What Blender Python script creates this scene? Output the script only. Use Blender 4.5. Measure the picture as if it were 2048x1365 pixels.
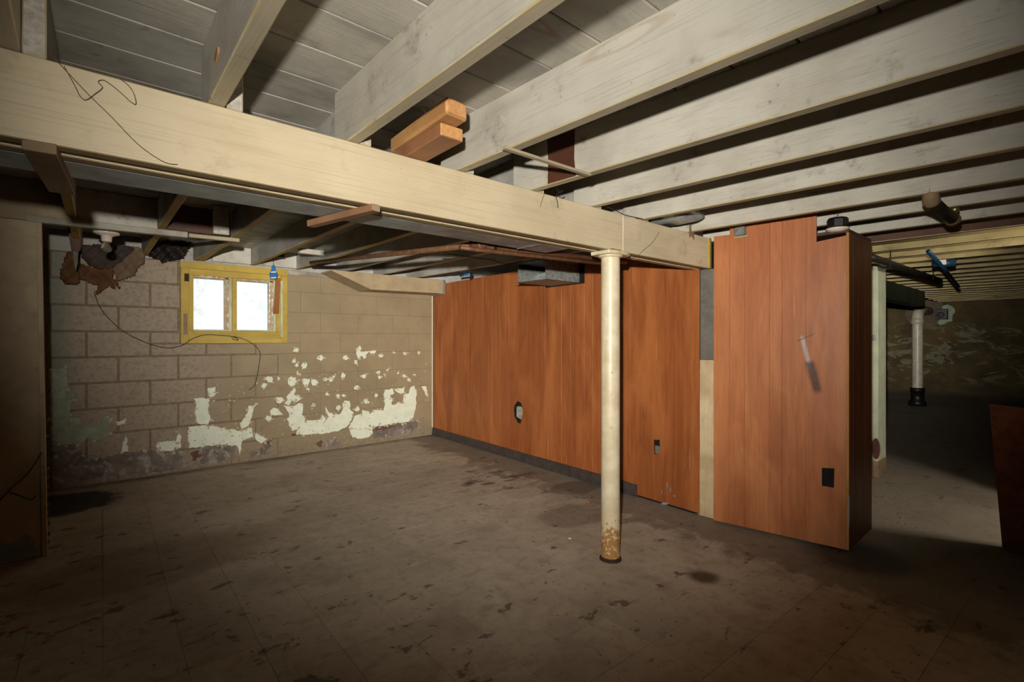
import bpy, bmesh, math, random
from mathutils import Vector, Matrix

random.seed(7)
scene = bpy.context.scene
for o in list(bpy.data.objects):
    bpy.data.objects.remove(o)
COL = scene.collection
IN = 0.0254                       # everything below is laid out in inches
CAMH = 45.0                       # camera height above the floor
F, CX, HY = 1010.0, 1024.0, 678.0  # focal length / horizon in pixels of the 2048 px wide frame
UX, UZ = 0.7488, 0.6628           # yaw of the camera: forward = (UZ, UX)

# ------------------------------------------------------------------ camera
cam_d = bpy.data.cameras.new('camera')
cam_d.sensor_width = 36.0
cam_d.lens = 36.0 * F / 2048.0
cam_d.shift_y = (HY - 682.5) / 2048.0
cam_d.clip_start = 0.02
cam_d.clip_end = 400
cam = bpy.data.objects.new('camera', cam_d)
COL.objects.link(cam)
cam.location = (0, 0, CAMH * IN)
cam.rotation_euler = (math.pi / 2, 0, math.atan2(UX, UZ) - math.pi / 2)
scene.camera = cam

# ------------------------------------------------------------------ world: pale overcast sky
world = bpy.data.worlds.new('world')
scene.world = world
world.use_nodes = True
bg = world.node_tree.nodes['Background']
bg.inputs[0].default_value = (0.93, 0.97, 1.0, 1)
bg.inputs[1].default_value = 2.0

# ------------------------------------------------------------------ the photographer's flash, just above and left of the lens
fl = bpy.data.lights.new('camera_flash', 'SPOT')
fl.energy = 100
fl.color = (1.0, 0.945, 0.85)
fl.spot_size = math.radians(99)
fl.spot_blend = 1.0
fl.shadow_soft_size = 0.022
fl.use_nodes = True                     # several pops blended in the photograph: the light hardly falls off with distance
_nt = fl.node_tree
_em = _nt.nodes['Emission']
_fo = _nt.nodes.new('ShaderNodeLightFalloff')
_fo.inputs['Strength'].default_value = 1.0
_m1 = _nt.nodes.new('ShaderNodeMath'); _m1.operation = 'MULTIPLY'; _m1.inputs[1].default_value = 0.10
_m2 = _nt.nodes.new('ShaderNodeMath'); _m2.operation = 'MULTIPLY_ADD'; _m2.inputs[1].default_value = 0.48
_nt.links.new(_fo.outputs['Linear'], _m1.inputs[0])
_nt.links.new(_fo.outputs['Constant'], _m2.inputs[0])
_nt.links.new(_m1.outputs[0], _m2.inputs[2])
_nt.links.new(_m2.outputs[0], _em.inputs['Strength'])
flash = bpy.data.objects.new('camera_flash', fl)
COL.objects.link(flash)
flash.location = (-4 * IN, 0, (CAMH + 7.6) * IN)
flash.rotation_euler = Vector((UZ + 0.02, UX - 0.017, 0.155)).to_track_quat('-Z', 'Y').to_euler()

# daylight portal in the basement window
pl = bpy.data.lights.new('window_portal', 'AREA')
pl.shape = 'RECTANGLE'
pl.size, pl.size_y = 28 * IN, 22 * IN
pl.cycles.is_portal = True
portal = bpy.data.objects.new('window_portal', pl)
COL.objects.link(portal)
portal.location = (46.5 * IN, 210 * IN, 57.5 * IN)
portal.rotation_euler = (-math.pi / 2, 0, 0)

# unseen light added for the lit floor on the right, shining through a gap
dl = bpy.data.lights.new('added_side_light', 'POINT')
dl.energy = 70
dl.color = (1.0, 0.90, 0.76)
dl.shadow_soft_size = 0.05
dlo = bpy.data.objects.new('added_side_light', dl)
COL.objects.link(dlo)
dlo.location = (166 * IN, -26 * IN, 58 * IN)

scene.view_settings.view_transform = 'Standard'
scene.view_settings.look = 'None'
scene.view_settings.exposure = 0.0
scene.view_settings.gamma = 1.0
scene.view_settings.use_curve_mapping = False
scene.cycles.adaptive_threshold = 0.03
scene.cycles.max_bounces = 5
scene.cycles.diffuse_bounces = 3
scene.cycles.glossy_bounces = 2
scene.cycles.transmission_bounces = 4
scene.cycles.caustics_reflective = False
scene.cycles.caustics_refractive = False

# ------------------------------------------------------------------ layout helpers
def ray(px, py):
    r = (px - CX) / F
    return (UX * r + UZ, UX - UZ * r, (HY - py) / F)

def W(px, py, s=None, d=None, h=None, t=None):
    """place of a picture point on a wall s=, d= or level h= (above the lens)"""
    a = ray(px, py)
    if d is not None: k = d / a[1]
    elif s is not None: k = s / a[0]
    elif h is not None: k = h / a[2]
    else: k = t
    return Vector((a[0] * k, a[1] * k, CAMH + a[2] * k))

def WP(px, py, p0, p1):
    """the same on the upright plane through the floor points p0, p1"""
    a = ray(px, py)
    nx, ny = -(p1[1] - p0[1]), (p1[0] - p0[0])
    k = (nx * p0[0] + ny * p0[1]) / (nx * a[0] + ny * a[1])
    return Vector((a[0] * k, a[1] * k, CAMH + a[2] * k))

def lin(c):
    c = c / 255.0
    return c / 12.92 if c <= 0.04045 else ((c + 0.055) / 1.055) ** 2.4
def RGB(r, g, b):
    return (lin(r), lin(g), lin(b), 1.0)

# ------------------------------------------------------------------ materials
class NT:
    def __init__(self, name):
        self.m = bpy.data.materials.new(name)
        self.m.use_nodes = True
        self.t = self.m.node_tree
        self.b = self.t.nodes['Principled BSDF']
    def n(self, kind, **kw):
        x = self.t.nodes.new(kind)
        for k, v in kw.items():
            if k.startswith('i_'):
                key = k[2:]
                x.inputs[int(key) if key.isdigit() else key].default_value = v
            else:
                setattr(x, k, v)
        return x
    def l(self, a, b):
        self.t.links.new(a, b)
    def pos(self, scale=(1, 1, 1), rot=(0, 0, 0), loc=(0, 0, 0), rnd=0.0):
        g = self.n('ShaderNodeNewGeometry')
        mp = self.n('ShaderNodeMapping')
        mp.inputs['Scale'].default_value = scale
        mp.inputs['Rotation'].default_value = rot
        mp.inputs['Location'].default_value = loc
        if rnd:
            oi = self.n('ShaderNodeObjectInfo')
            ml = self.n('ShaderNodeMath', operation='MULTIPLY', i_1=rnd)
            self.l(oi.outputs['Random'], ml.inputs[0])
            ad = self.n('ShaderNodeVectorMath', operation='ADD')
            self.l(g.outputs['Position'], ad.inputs[0])
            self.l(ml.outputs[0], ad.inputs[1])
            self.l(ad.outputs[0], mp.inputs['Vector'])
        else:
            self.l(g.outputs['Position'], mp.inputs['Vector'])
        return mp.outputs[0]
    def noise(self, vec, scale=5, detail=6, rough=0.55, dist=0.0):
        x = self.n('ShaderNodeTexNoise')
        x.inputs['Scale'].default_value = scale
        x.inputs['Detail'].default_value = detail
        x.inputs['Roughness'].default_value = rough
        x.inputs['Distortion'].default_value = dist
        self.l(vec, x.inputs['Vector'])
        return x.outputs['Fac']
    def ramp(self, fac, stops):
        x = self.n('ShaderNodeValToRGB')
        e = x.color_ramp.elements
        while len(e) > 1: e.remove(e[-1])
        e[0].position = stops[0][0]; e[0].color = stops[0][1]
        for p, c in stops[1:]:
            q = e.new(p); q.color = c
        self.l(fac, x.inputs[0])
        return x.outputs[0]
    def step(self, fac, a, b):
        x = self.n('ShaderNodeMapRange', interpolation_type='SMOOTHSTEP')
        x.inputs['From Min'].default_value = a
        x.inputs['From Max'].default_value = b
        self.l(fac, x.inputs['Value'])
        return x.outputs[0]
    def mix(self, fac, a, b, mode='MIX'):
        x = self.n('ShaderNodeMix', data_type='RGBA', blend_type=mode)
        for sock, v in ((x.inputs[0], fac), (x.inputs[6], a), (x.inputs[7], b)):
            if hasattr(v, 'is_output'): self.l(v, sock)
            else: sock.default_value = v
        return x.outputs[2]
    def math(self, op, a, b=0.5):
        x = self.n('ShaderNodeMath', operation=op)
        for sock, v in ((x.inputs[0], a), (x.inputs[1], b)):
            if hasattr(v, 'is_output'): self.l(v, sock)
            else: sock.default_value = v
        return x.outputs[0]
    def bump(self, h, strength=0.3, dist=0.002, prev=None):
        x = self.n('ShaderNodeBump')
        x.inputs['Strength'].default_value = strength
        x.inputs['Distance'].default_value = dist
        self.l(h, x.inputs['Height'])
        if prev is not None: self.l(prev, x.inputs['Normal'])
        return x.outputs[0]
    def done(self, color, rough=0.6, normal=None, metal=0.0, spec=0.4):
        if hasattr(color, 'is_output'): self.l(color, self.b.inputs['Base Color'])
        else: self.b.inputs['Base Color'].default_value = color
        if hasattr(rough, 'is_output'): self.l(rough, self.b.inputs['Roughness'])
        else: self.b.inputs['Roughness'].default_value = rough
        self.b.inputs['Metallic'].default_value = metal
        self.b.inputs['Specular IOR Level'].default_value = spec
        if normal is not None: self.l(normal, self.b.inputs['Normal'])
        return self.m

def painted_wood(name, base, tint, axis='y', grain=0.25, knots=0.35, dirt=0.5, dirtcol=None, rough=0.62, streak=None):
    """old brushed paint over sawn timber; grain runs along axis"""
    k = NT(name)
    along, across = 1.8, 210.0
    sc = {'x': (along, across, across), 'y': (across, along, across), 'z': (across, across, along)}[axis]
    v = k.pos(sc, rnd=3.0)
    g = k.noise(v, 1.0, 3, 0.55, 0.3)
    big = k.noise(k.pos((1.2, 1.2, 1.2), rnd=5.0), 2.4, 5, 0.6)
    c = k.mix(k.step(big, 0.35, 0.7), base, tint)
    c = k.mix(k.math('MULTIPLY', k.step(g, 0.52, 0.72), grain), c, tuple(0.55 * x for x in base[:3]) + (1,))
    if knots:
        s2 = {'x': (1.1, 7, 7), 'y': (7, 1.1, 7), 'z': (7, 7, 1.1)}[axis]
        vo = k.n('ShaderNodeTexVoronoi'); vo.inputs['Scale'].default_value = 1.0
        k.l(k.pos(s2, rnd=9.0), vo.inputs['Vector'])
        dd = k.math('ADD', vo.outputs['Distance'], k.math('MULTIPLY', big, 0.12))
        ring = k.math('ADD', k.math('MULTIPLY', k.step(dd, 0.19, 0.22), k.math('SUBTRACT', 1.0, k.step(dd, 0.23, 0.27))), k.math('MULTIPLY', 0.5, k.math('SUBTRACT', 1.0, k.step(dd, 0.10, 0.14))))
        c = k.mix(k.math('MULTIPLY', ring, knots), c, RGB(140, 100, 62))
    dn = k.noise(k.pos((1, 1, 1), rnd=4.0), 7.0, 6, 0.72, 0.0)
    c = k.mix(k.math('MULTIPLY', k.step(dn, 0.55, 0.78), dirt), c, dirtcol or RGB(78, 66, 50))
    sp = k.noise(k.pos((1, 1, 1), rnd=2.0), 55.0, 3, 0.5)
    c = k.mix(k.math('MULTIPLY', k.step(sp, 0.69, 0.78), dirt * 0.6), c, RGB(60, 48, 36))
    sm = k.noise(k.pos({'x': (0.7, 3, 3), 'y': (3, 0.7, 3), 'z': (3, 3, 0.7)}[axis], rnd=6.0), 3.0, 4, 0.65, 0.6)
    c = k.mix(k.math('MULTIPLY', k.step(sm, 0.5, 0.75), 0.35), c, tuple(0.62 * x for x in tint[:3]) + (1,))
    nb = k.bump(g, 0.5, 0.0016)
    nb = k.bump(dn, 0.25, 0.003, nb)
    return k.done(c, rough, nb, 0, 0.35)

def plain(name, base, tint=None, scale=12, rough=0.6, metal=0.0, bump=0.2, spec=0.4, spots=None, spot_amt=0.6, lo=0.55, hi=0.7):
    k = NT(name)
    n1 = k.noise(k.pos(rnd=1.0), scale, 8, 0.65)
    c = k.mix(k.step(n1, 0.3, 0.7), base, tint or tuple(0.75 * x for x in base[:3]) + (1,))
    if spots:
        n2 = k.noise(k.pos(loc=(3, 1, 7)), scale * 1.7, 10, 0.7, 0.5)
        c = k.mix(k.math('MULTIPLY', k.step(n2, lo, hi), spot_amt), c, spots)
    return k.done(c, rough, k.bump(n1, bump, 0.002), metal, spec)

M = {}
M['joist'] = painted_wood('joist_paint', RGB(192, 188, 176), RGB(172, 166, 153), 'y', 0.42, 0.25, 0.75)
M['joist_bottom'] = painted_wood('joist_edge_paint', RGB(184, 172, 146), RGB(168, 158, 134), 'y', 0.25, 0.1, 0.5)
M['joist_gray'] = painted_wood('joist_gray_paint', RGB(178, 176, 170), RGB(150, 146, 138), 'y', 0.3, 0.3, 0.5)
M['yellow_edge'] = painted_wood('joist_yellow_paint', RGB(172, 146, 70), RGB(150, 128, 66), 'y', 0.3, 0.1, 0.6)
M['cream_joist'] = painted_wood('far_joist_paint', RGB(176, 160, 110), RGB(140, 124, 80), 'y', 0.4, 0.3, 0.9)
M['cream_dark'] = painted_wood('far_joist_edge', RGB(120, 100, 58), RGB(84, 68, 40), 'y', 0.4, 0.1, 0.9)
M['edge_wear'] = plain('worn_yellow_edge', RGB(192, 184, 160), RGB(186, 164, 104), 8, 0.6, bump=0.2, spots=RGB(120, 100, 66), spot_amt=0.6, lo=0.6, hi=0.7)
M['endgrain'] = plain('joist_end_paint', RGB(205, 200, 188), RGB(165, 158, 145), 60, 0.8, bump=0.6, spots=RGB(110, 95, 75), spot_amt=0.4)
M['board'] = painted_wood('subfloor_paint', RGB(178, 173, 161), RGB(140, 137, 128), 'x', 0.4, 0.6, 0.75)
M['beam'] = painted_wood('beam_paint', RGB(214, 198, 167), RGB(202, 186, 154), 'x', 0.36, 0.1, 0.35)
M['beam_edge'] = painted_wood('beam_edge_paint', RGB(168, 148, 108), RGB(140, 120, 88), 'x', 0.4, 0.1, 0.8)
M['plate'] = painted_wood('plate_paint', RGB(176, 172, 158), RGB(120, 112, 98), 'x', 0.35, 0.1, 0.8)
M['brown_board'] = painted_wood('dark_bare_board', RGB(92, 62, 46), RGB(64, 42, 32), 'x', 0.5, 0.2, 0.5)
M['tan_panel'] = plain('tan_wall_paint', RGB(168, 150, 118), RGB(152, 135, 106), 9, 0.6, bump=0.15, spots=RGB(70, 60, 45), spot_amt=0.45, lo=0.58, hi=0.75)
M['partition'] = plain('partition_paint', RGB(190, 172, 138), RGB(172, 154, 122), 9, 0.6, bump=0.15, spots=RGB(90, 78, 58), spot_amt=0.45, lo=0.56, hi=0.75)
M['mortar'] = plain('painted_mortar', RGB(126, 112, 88), RGB(104, 92, 74), 30, 0.8, bump=0.4)

def block_mat():
    k = NT('painted_block')
    n1 = k.noise(k.pos(), 3.0, 5, 0.6)
    n2 = k.noise(k.pos(), 28.0, 8, 0.7)
    n3 = k.noise(k.pos(loc=(4, 4, 4)), 130.0, 3, 0.6)
    c = k.mix(k.step(n1, 0.35, 0.65), RGB(144, 129, 100), RGB(134, 119, 94))
    sx = k.n('ShaderNodeSeparateXYZ'); k.l(k.pos(), sx.inputs[0])
    # paler, greyer, rougher coat left of the window
    lf = k.math('SUBTRACT', 1.0, k.step(k.math('ADD', sx.outputs[0], k.math('MULTIPLY', n1, 0.5)), 1.0, 1.5))
    c = k.mix(k.math('MULTIPLY', lf, 0.75), c, RGB(146, 130, 110))
    c = k.mix(k.math('MULTIPLY', k.math('MULTIPLY', lf, k.step(n2, 0.45, 0.66)), 0.6), c, RGB(98, 84, 68))
    n5 = k.noise(k.pos((1, 1, 1), loc=(7, 3, 2)), 6.0, 9, 0.7, 0.5)
    c = k.mix(k.math('MULTIPLY', k.step(n5, 0.52, 0.72), 0.4), c, RGB(104, 90, 72))
    c = k.mix(k.math('MULTIPLY', k.math('MULTIPLY', lf, k.step(n5, 0.30, 0.46)), -0.0), c, RGB(170, 156, 136))
    # damp grime along the foot of the wall
    lo = k.math('SUBTRACT', 1.0, k.step(k.math('ADD', sx.outputs[2], k.math('MULTIPLY', n1, 0.35)), 0.18, 0.42))
    c = k.mix(k.math('MULTIPLY', k.math('MULTIPLY', lo, k.step(n2, 0.40, 0.6)), 0.7), c, RGB(108, 96, 88))
    c = k.mix(k.math('MULTIPLY', k.step(n2, 0.66, 0.8), 0.3), c, RGB(186, 170, 140))
    # green-grey streak in the left corner
    gx = k.math('SUBTRACT', 1.0, k.step(k.math('ADD', sx.outputs[0], k.math('MULTIPLY', n1, 0.25)), 0.05, 0.22))
    c = k.mix(k.math('MULTIPLY', gx, 0.7), c, RGB(98, 108, 92))
    nb = k.bump(n2, 0.35, 0.003); nb = k.bump(n3, 0.2, 0.001, nb)
    return k.done(c, 0.55, nb, 0, 0.4)
M['block'] = block_mat()
M['mint'] = plain('pale_mint_undercoat', RGB(216, 220, 202), RGB(202, 208, 188), 14, 0.6, bump=0.2, spots=RGB(160, 155, 135), spot_amt=0.35, lo=0.6, hi=0.75)
M['mint_dark'] = plain('green_undercoat', RGB(150, 160, 138), RGB(120, 130, 112), 10, 0.7, bump=0.3, spots=RGB(110, 105, 95), spot_amt=0.5)
M['bare_block'] = plain('bare_damp_block', RGB(126, 116, 106), RGB(92, 82, 74), 7, 0.9, bump=0.6, spots=RGB(168, 162, 150), spot_amt=0.7, lo=0.5, hi=0.62)
M['rust_block'] = plain('red_brown_old_coat', RGB(96, 52, 42), RGB(96, 82, 74), 30, 0.9, bump=0.5)
M['curl'] = plain('curled_paint', RGB(190, 182, 158), RGB(160, 142, 114), 20, 0.6)
M['yellow'] = painted_wood('yellow_window_paint', RGB(186, 160, 72), RGB(170, 144, 64), 'x', 0.35, 0.0, 0.6, RGB(95, 78, 40))
M['sash_white'] = painted_wood('sash_putty', RGB(190, 196, 170), RGB(160, 160, 130), 'z', 0.3, 0.0, 0.5)
M['orange_stick'] = painted_wood('orange_varnished_slat', RGB(158, 98, 48), RGB(134, 80, 40), 'z', 0.4, 0.0, 0.4)
M['pine'] = painted_wood('new_pine', RGB(198, 152, 100), RGB(182, 132, 82), 'y', 0.5, 0.5, 0.25, RGB(110, 70, 40))
M['pine_worn'] = painted_wood('worn_pine', RGB(184, 138, 98), RGB(150, 104, 72), 'y', 0.5, 0.3, 0.5, RGB(110, 64, 44))
M['pine_end'] = plain('pine_end_grain', RGB(214, 164, 108), RGB(196, 140, 86), 70, 0.8, bump=0.5)
M['lath'] = painted_wood('old_lath', RGB(178, 166, 140), RGB(150, 130, 104), 'x', 0.4, 0.0, 0.6)
M['cleat'] = painted_wood('bare_cleat', RGB(170, 130, 96), RGB(150, 108, 80), 'y', 0.5, 0.2, 0.7)
M['old_cleat'] = painted_wood('grey_cleat', RGB(140, 118, 90), RGB(104, 86, 64), 'y', 0.5, 0.2, 0.8)
M['brown_patch'] = painted_wood('unpainted_patch', RGB(96, 58, 40), RGB(72, 42, 30), 'y', 0.5, 0.0, 0.4)
M['duct_paint'] = plain('blue_grey_duct_paint', RGB(186, 192, 188), RGB(152, 160, 158), 14, 0.5, 0.05, 0.2, spots=RGB(165, 170, 172), spot_amt=0.4, lo=0.62, hi=0.72)
M['duct_splash'] = plain('splashed_zinc', RGB(170, 174, 172), RGB(128, 134, 134), 10, 0.42, 0.1, 0.2, spots=RGB(218, 222, 230), spot_amt=0.95, lo=0.60, hi=0.66)
M['zinc'] = plain('galvanised_sheet', RGB(150, 154, 150), RGB(108, 112, 110), 30, 0.4, 0.25, 0.15, spots=RGB(206, 212, 214), spot_amt=0.4)
M['foil'] = plain('crumpled_foil', RGB(186, 194, 194), RGB(120, 130, 130), 10, 0.3, 0.35, 0.6)
M['rust_pipe'] = plain('rusty_pipe', RGB(138, 98, 70), RGB(104, 72, 50), 26, 0.6, 0.3, 0.3, spots=RGB(60, 42, 30), spot_amt=0.6)
M['iron'] = plain('black_iron', RGB(46, 40, 34), RGB(28, 24, 20), 30, 0.55, 0.4, 0.3, spots=RGB(84, 58, 38), spot_amt=0.5)
M['brass'] = plain('dull_brass', RGB(176, 156, 108), RGB(140, 120, 80), 30, 0.35, 0.8, 0.1)
M['black'] = plain('black_plastic', RGB(22, 21, 20), RGB(14, 13, 12), 20, 0.45, 0, 0.1)
M['porcelain'] = plain('white_porcelain', RGB(226, 214, 200), RGB(210, 196, 180), 20, 0.25, 0, 0.05, 0.6)
M['blue'] = plain('blue_plastic', RGB(44, 112, 176), RGB(34, 92, 150), 20, 0.4, 0, 0.1)
M['blue_dark'] = plain('blue_water_pipe', RGB(24, 62, 92), RGB(16, 44, 70), 20, 0.45, 0, 0.1)
M['white_plastic'] = plain('white_plastic', RGB(226, 224, 216), RGB(206, 202, 192), 20, 0.5, 0, 0.05)
M['wire'] = plain('dark_wire', RGB(58, 48, 38), RGB(40, 32, 26), 60, 0.6)
M['strand'] = plain('dusty_strand', RGB(112, 98, 74), RGB(84, 72, 54), 60, 0.9)
M['green_wire'] = plain('yellow_green_wire', RGB(120, 112, 52), RGB(96, 90, 44), 60, 0.5)
M['pvc'] = plain('white_pvc', RGB(196, 190, 170), RGB(170, 162, 142), 12, 0.35, 0, 0.1)
M['steel_base'] = plain('rusted_base', RGB(70, 50, 36), RGB(40, 32, 26), 40, 0.8, 0.2, 0.5)
M['kraft'] = plain('torn_kraft_paper', RGB(100, 66, 37), RGB(76, 50, 29), 12, 0.85, 0, 0.5, spots=RGB(64, 44, 30), spot_amt=0.6)
M['tar'] = plain('tarred_paper', RGB(70, 58, 50), RGB(50, 42, 38), 8, 0.8, 0, 0.4)
M['kraft_grey'] = plain('dusty_kraft', RGB(112, 92, 74), RGB(90, 72, 58), 8, 0.85, 0, 0.4)
M['black_bag'] = plain('black_plastic_sheet', RGB(38, 34, 30), RGB(22, 20, 18), 14, 0.55, 0, 0.4, 0.2)
M['vinyl_base'] = plain('dark_cove_base', RGB(72, 62, 58), RGB(50, 44, 42), 18, 0.5, 0, 0.3, spots=RGB(104, 94, 86), spot_amt=0.4)
M['grey_stud'] = plain('grey_painted_stud', RGB(112, 108, 98), RGB(94, 90, 82), 12, 0.7, bump=0.2, spots=RGB(70, 64, 56), spot_amt=0.4)
M['bare_stud'] = painted_wood('bare_wood_stud', RGB(206, 186, 150), RGB(172, 146, 110), 'z', 0.5, 0.3, 0.6, RGB(120, 92, 60))
M['pier'] = plain('pale_green_paint', RGB(190, 194, 166), RGB(168, 174, 148), 9, 0.6, bump=0.15, spots=RGB(120, 112, 90), spot_amt=0.4, lo=0.6, hi=0.75)
M['rust_disc'] = plain('rusty_plate', RGB(104, 58, 36), RGB(76, 44, 30), 30, 0.8, 0.1, 0.4)
M['pit'] = plain('dark_hole', RGB(24, 18, 14), RGB(12, 10, 8), 20, 0.95)
M['plaster'] = plain('broken_plaster', RGB(170, 168, 158), RGB(100, 96, 88), 60, 0.9, bump=0.8)
M['grass'] = plain('lawn_grass', RGB(120, 150, 80), RGB(96, 128, 60), 6, 0.9)
M['leaf'] = plain('tree_leaves', RGB(110, 130, 80), RGB(150, 150, 110), 3, 0.8)
M['bark'] = plain('tree_bark', RGB(110, 95, 80), RGB(80, 70, 60), 12, 0.9)
M['concrete'] = plain('rough_shell_wall', RGB(96, 84, 66), RGB(76, 66, 52), 6, 0.85, bump=0.4)
M['beam_green'] = painted_wood('dark_green_beam', RGB(74, 84, 60), RGB(52, 60, 44), 'x', 0.4, 0.1, 0.8)
M['trim_yellow'] = painted_wood('raw_ply_edge', RGB(178, 128, 66), RGB(150, 100, 50), 'z', 0.5, 0, 0.5)
M['blue_tape'] = plain('pale_blue_tape', RGB(128, 148, 152), RGB(104, 124, 130), 20, 0.6)

def glass_mat():
    k = NT('dusty_glass')
    n = k.noise(k.pos(), 9, 6, 0.6)
    tr = k.n('ShaderNodeBsdfTransparent'); tr.inputs[0].default_value = (0.97, 0.98, 0.97, 1)
    df = k.n('ShaderNodeBsdfTranslucent'); df.inputs[0].default_value = (0.9, 0.9, 0.9, 1)
    gl = k.n('ShaderNodeBsdfGlossy'); gl.inputs['Roughness'].default_value = 0.05
    m1 = k.n('ShaderNodeMixShader'); m2 = k.n('ShaderNodeMixShader'); m2.inputs[0].default_value = 0.05
    k.l(k.math('ADD', 0.22, k.math('MULTIPLY', k.step(n, 0.4, 0.7), 0.25)), m1.inputs[0])
    k.l(tr.outputs[0], m1.inputs[1]); k.l(df.outputs[0], m1.inputs[2])
    k.l(m1.outputs[0], m2.inputs[1]); k.l(gl.outputs[0], m2.inputs[2])
    out = k.t.nodes['Material Output']; k.l(m2.outputs[0], out.inputs[0])
    k.t.nodes.remove(k.b)
    return k.m
M['glass'] = glass_mat()
M['rust_smear'] = plain('red_brown_smear', RGB(170, 130, 100), RGB(196, 170, 130), 30, 0.8)
def bulb_mat():
    k = NT('clear_bulb_glass')
    k.done(RGB(210, 205, 180), 0.05)
    k.b.inputs['Transmission Weight'].default_value = 0.85
    k.b.inputs['IOR'].default_value = 1.25
    return k.m
M['bulb'] = bulb_mat()

def panel_mat(name, base, dark, light, marks=False):
    """reddish lauan plywood panelling, grain upright"""
    k = NT(name)
    v = k.pos((17, 17, 0.8))
    g = k.noise(v, 1.0, 6, 0.6, 1.2)
    fine = k.noise(k.pos((300, 300, 9)), 1.0, 3, 0.6)
    big = k.noise(k.pos((2.2, 2.2, 0.6)), 1.6, 4, 0.55, 0.8)
    oi = k.n('ShaderNodeObjectInfo')
    fig = k.noise(k.pos((4.2, 4.2, 0.55), loc=(1, 2, 3)), 1.0, 2, 0.5, 0.4)
    rings = k.math('SINE', k.math('MULTIPLY', fig, 70.0), 0.0)
    c = k.mix(k.step(g, 0.25, 0.85), base, dark)
    c = k.mix(k.math('MULTIPLY', k.step(rings, 0.2, 1.0), 0.35), c, dark)
    blot = k.noise(k.pos((3, 3, 1.2), loc=(5, 1, 0)), 1.5, 5, 0.6)
    c = k.mix(k.math('MULTIPLY', k.step(blot, 0.5, 0.75), 0.45), c, tuple(0.7 * q for q in dark[:3]) + (1,))
    c = k.mix(k.math('MULTIPLY', k.step(big, 0.42, 0.68), 0.7), c, light)
    c = k.mix(k.math('MULTIPLY', k.step(fine, 0.45, 0.7), 0.28), c, tuple(0.5 * x for x in dark[:3]) + (1,))
    c = k.mix(k.math('MULTIPLY', oi.outputs['Random'], 0.10), c, dark)
    sc = k.noise(k.pos((60, 60, 3), rot=(0.5, 0.2, 0)), 1.0, 2, 0.5)
    c = k.mix(k.math('MULTIPLY', k.step(sc, 0.72, 0.76), 0.4), c, RGB(196, 140, 92))
    if marks:
        P0 = WP(1603, 672, FP0, FP1); P1 = WP(1632, 780, FP0, FP1)
        sx = k.n('ShaderNodeSeparateXYZ'); k.l(k.pos(), sx.inputs[0])
        y, z = sx.outputs[1], sx.outputs[2]
        wob = k.noise(k.pos(), 40, 3)
        def smear(pa, pb, w0, w1, col, amt):
            nonlocal c
            a = WP(*pa, FP0, FP1) * IN; b = WP(*pb, FP0, FP1) * IN
            dy, dz = b.y - a.y, b.z - a.z; L2 = dy * dy + dz * dz; L = math.sqrt(L2)
            ty = k.math('SUBTRACT', y, a.y); tz = k.math('SUBTRACT', z, a.z)
            t = k.math('ADD', k.math('MULTIPLY', ty, dy / L2), k.math('MULTIPLY', tz, dz / L2))
            q = k.math('ABSOLUTE', k.math('SUBTRACT', k.math('MULTIPLY', ty, dz / L), k.math('MULTIPLY', tz, dy / L)))
            wd = k.math('ADD', w0 * IN, k.math('MULTIPLY', t, (w1 - w0) * IN))
            m_ = k.math('SUBTRACT', 1.0, k.step(k.math('DIVIDE', q, wd), 0.35, 1.2))
            m_ = k.math('MULTIPLY', m_, k.math('MULTIPLY', k.step(t, -0.05, 0.1), k.math('SUBTRACT', 1.0, k.step(t, 0.85, 1.05))))
            m_ = k.math('MULTIPLY', m_, k.math('ADD', 0.7, k.math('MULTIPLY', wob, 0.5)))
            c = k.mix(k.math('MULTIPLY', m_, amt), c, col)
        smear((1604, 672), (1622, 745), 0.5, 0.55, RGB(170, 166, 170), 0.75)
        smear((1619, 722), (1637, 788), 1.1, 1.0, RGB(58, 34, 24), 0.9)
        smear((1594, 683), (1631, 667), 0.16, 0.12, RGB(70, 60, 54), 0.8)
    nb = k.bump(fine, 0.12, 0.0008)
    return k.done(c, 0.46, nb, 0, 0.3)
FP0, FP1 = (119.6, 60.2), (123.9, 33.2)          # front panel of the wooden wall, on the floor
WC0, WC1 = (129.4, 202.4), (121.2, 65.0)         # long panelled wall, on the floor
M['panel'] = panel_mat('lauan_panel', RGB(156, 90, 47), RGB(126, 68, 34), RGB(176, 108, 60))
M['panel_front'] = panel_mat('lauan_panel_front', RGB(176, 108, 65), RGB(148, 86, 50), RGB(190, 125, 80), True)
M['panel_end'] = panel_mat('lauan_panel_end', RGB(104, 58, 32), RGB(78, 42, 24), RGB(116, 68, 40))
M['osb'] = plain('red_brown_board', RGB(150, 90, 52), RGB(116, 64, 36), 18, 0.7, 0, 0.3, spots=RGB(140, 92, 56), spot_amt=0.4)

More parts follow.
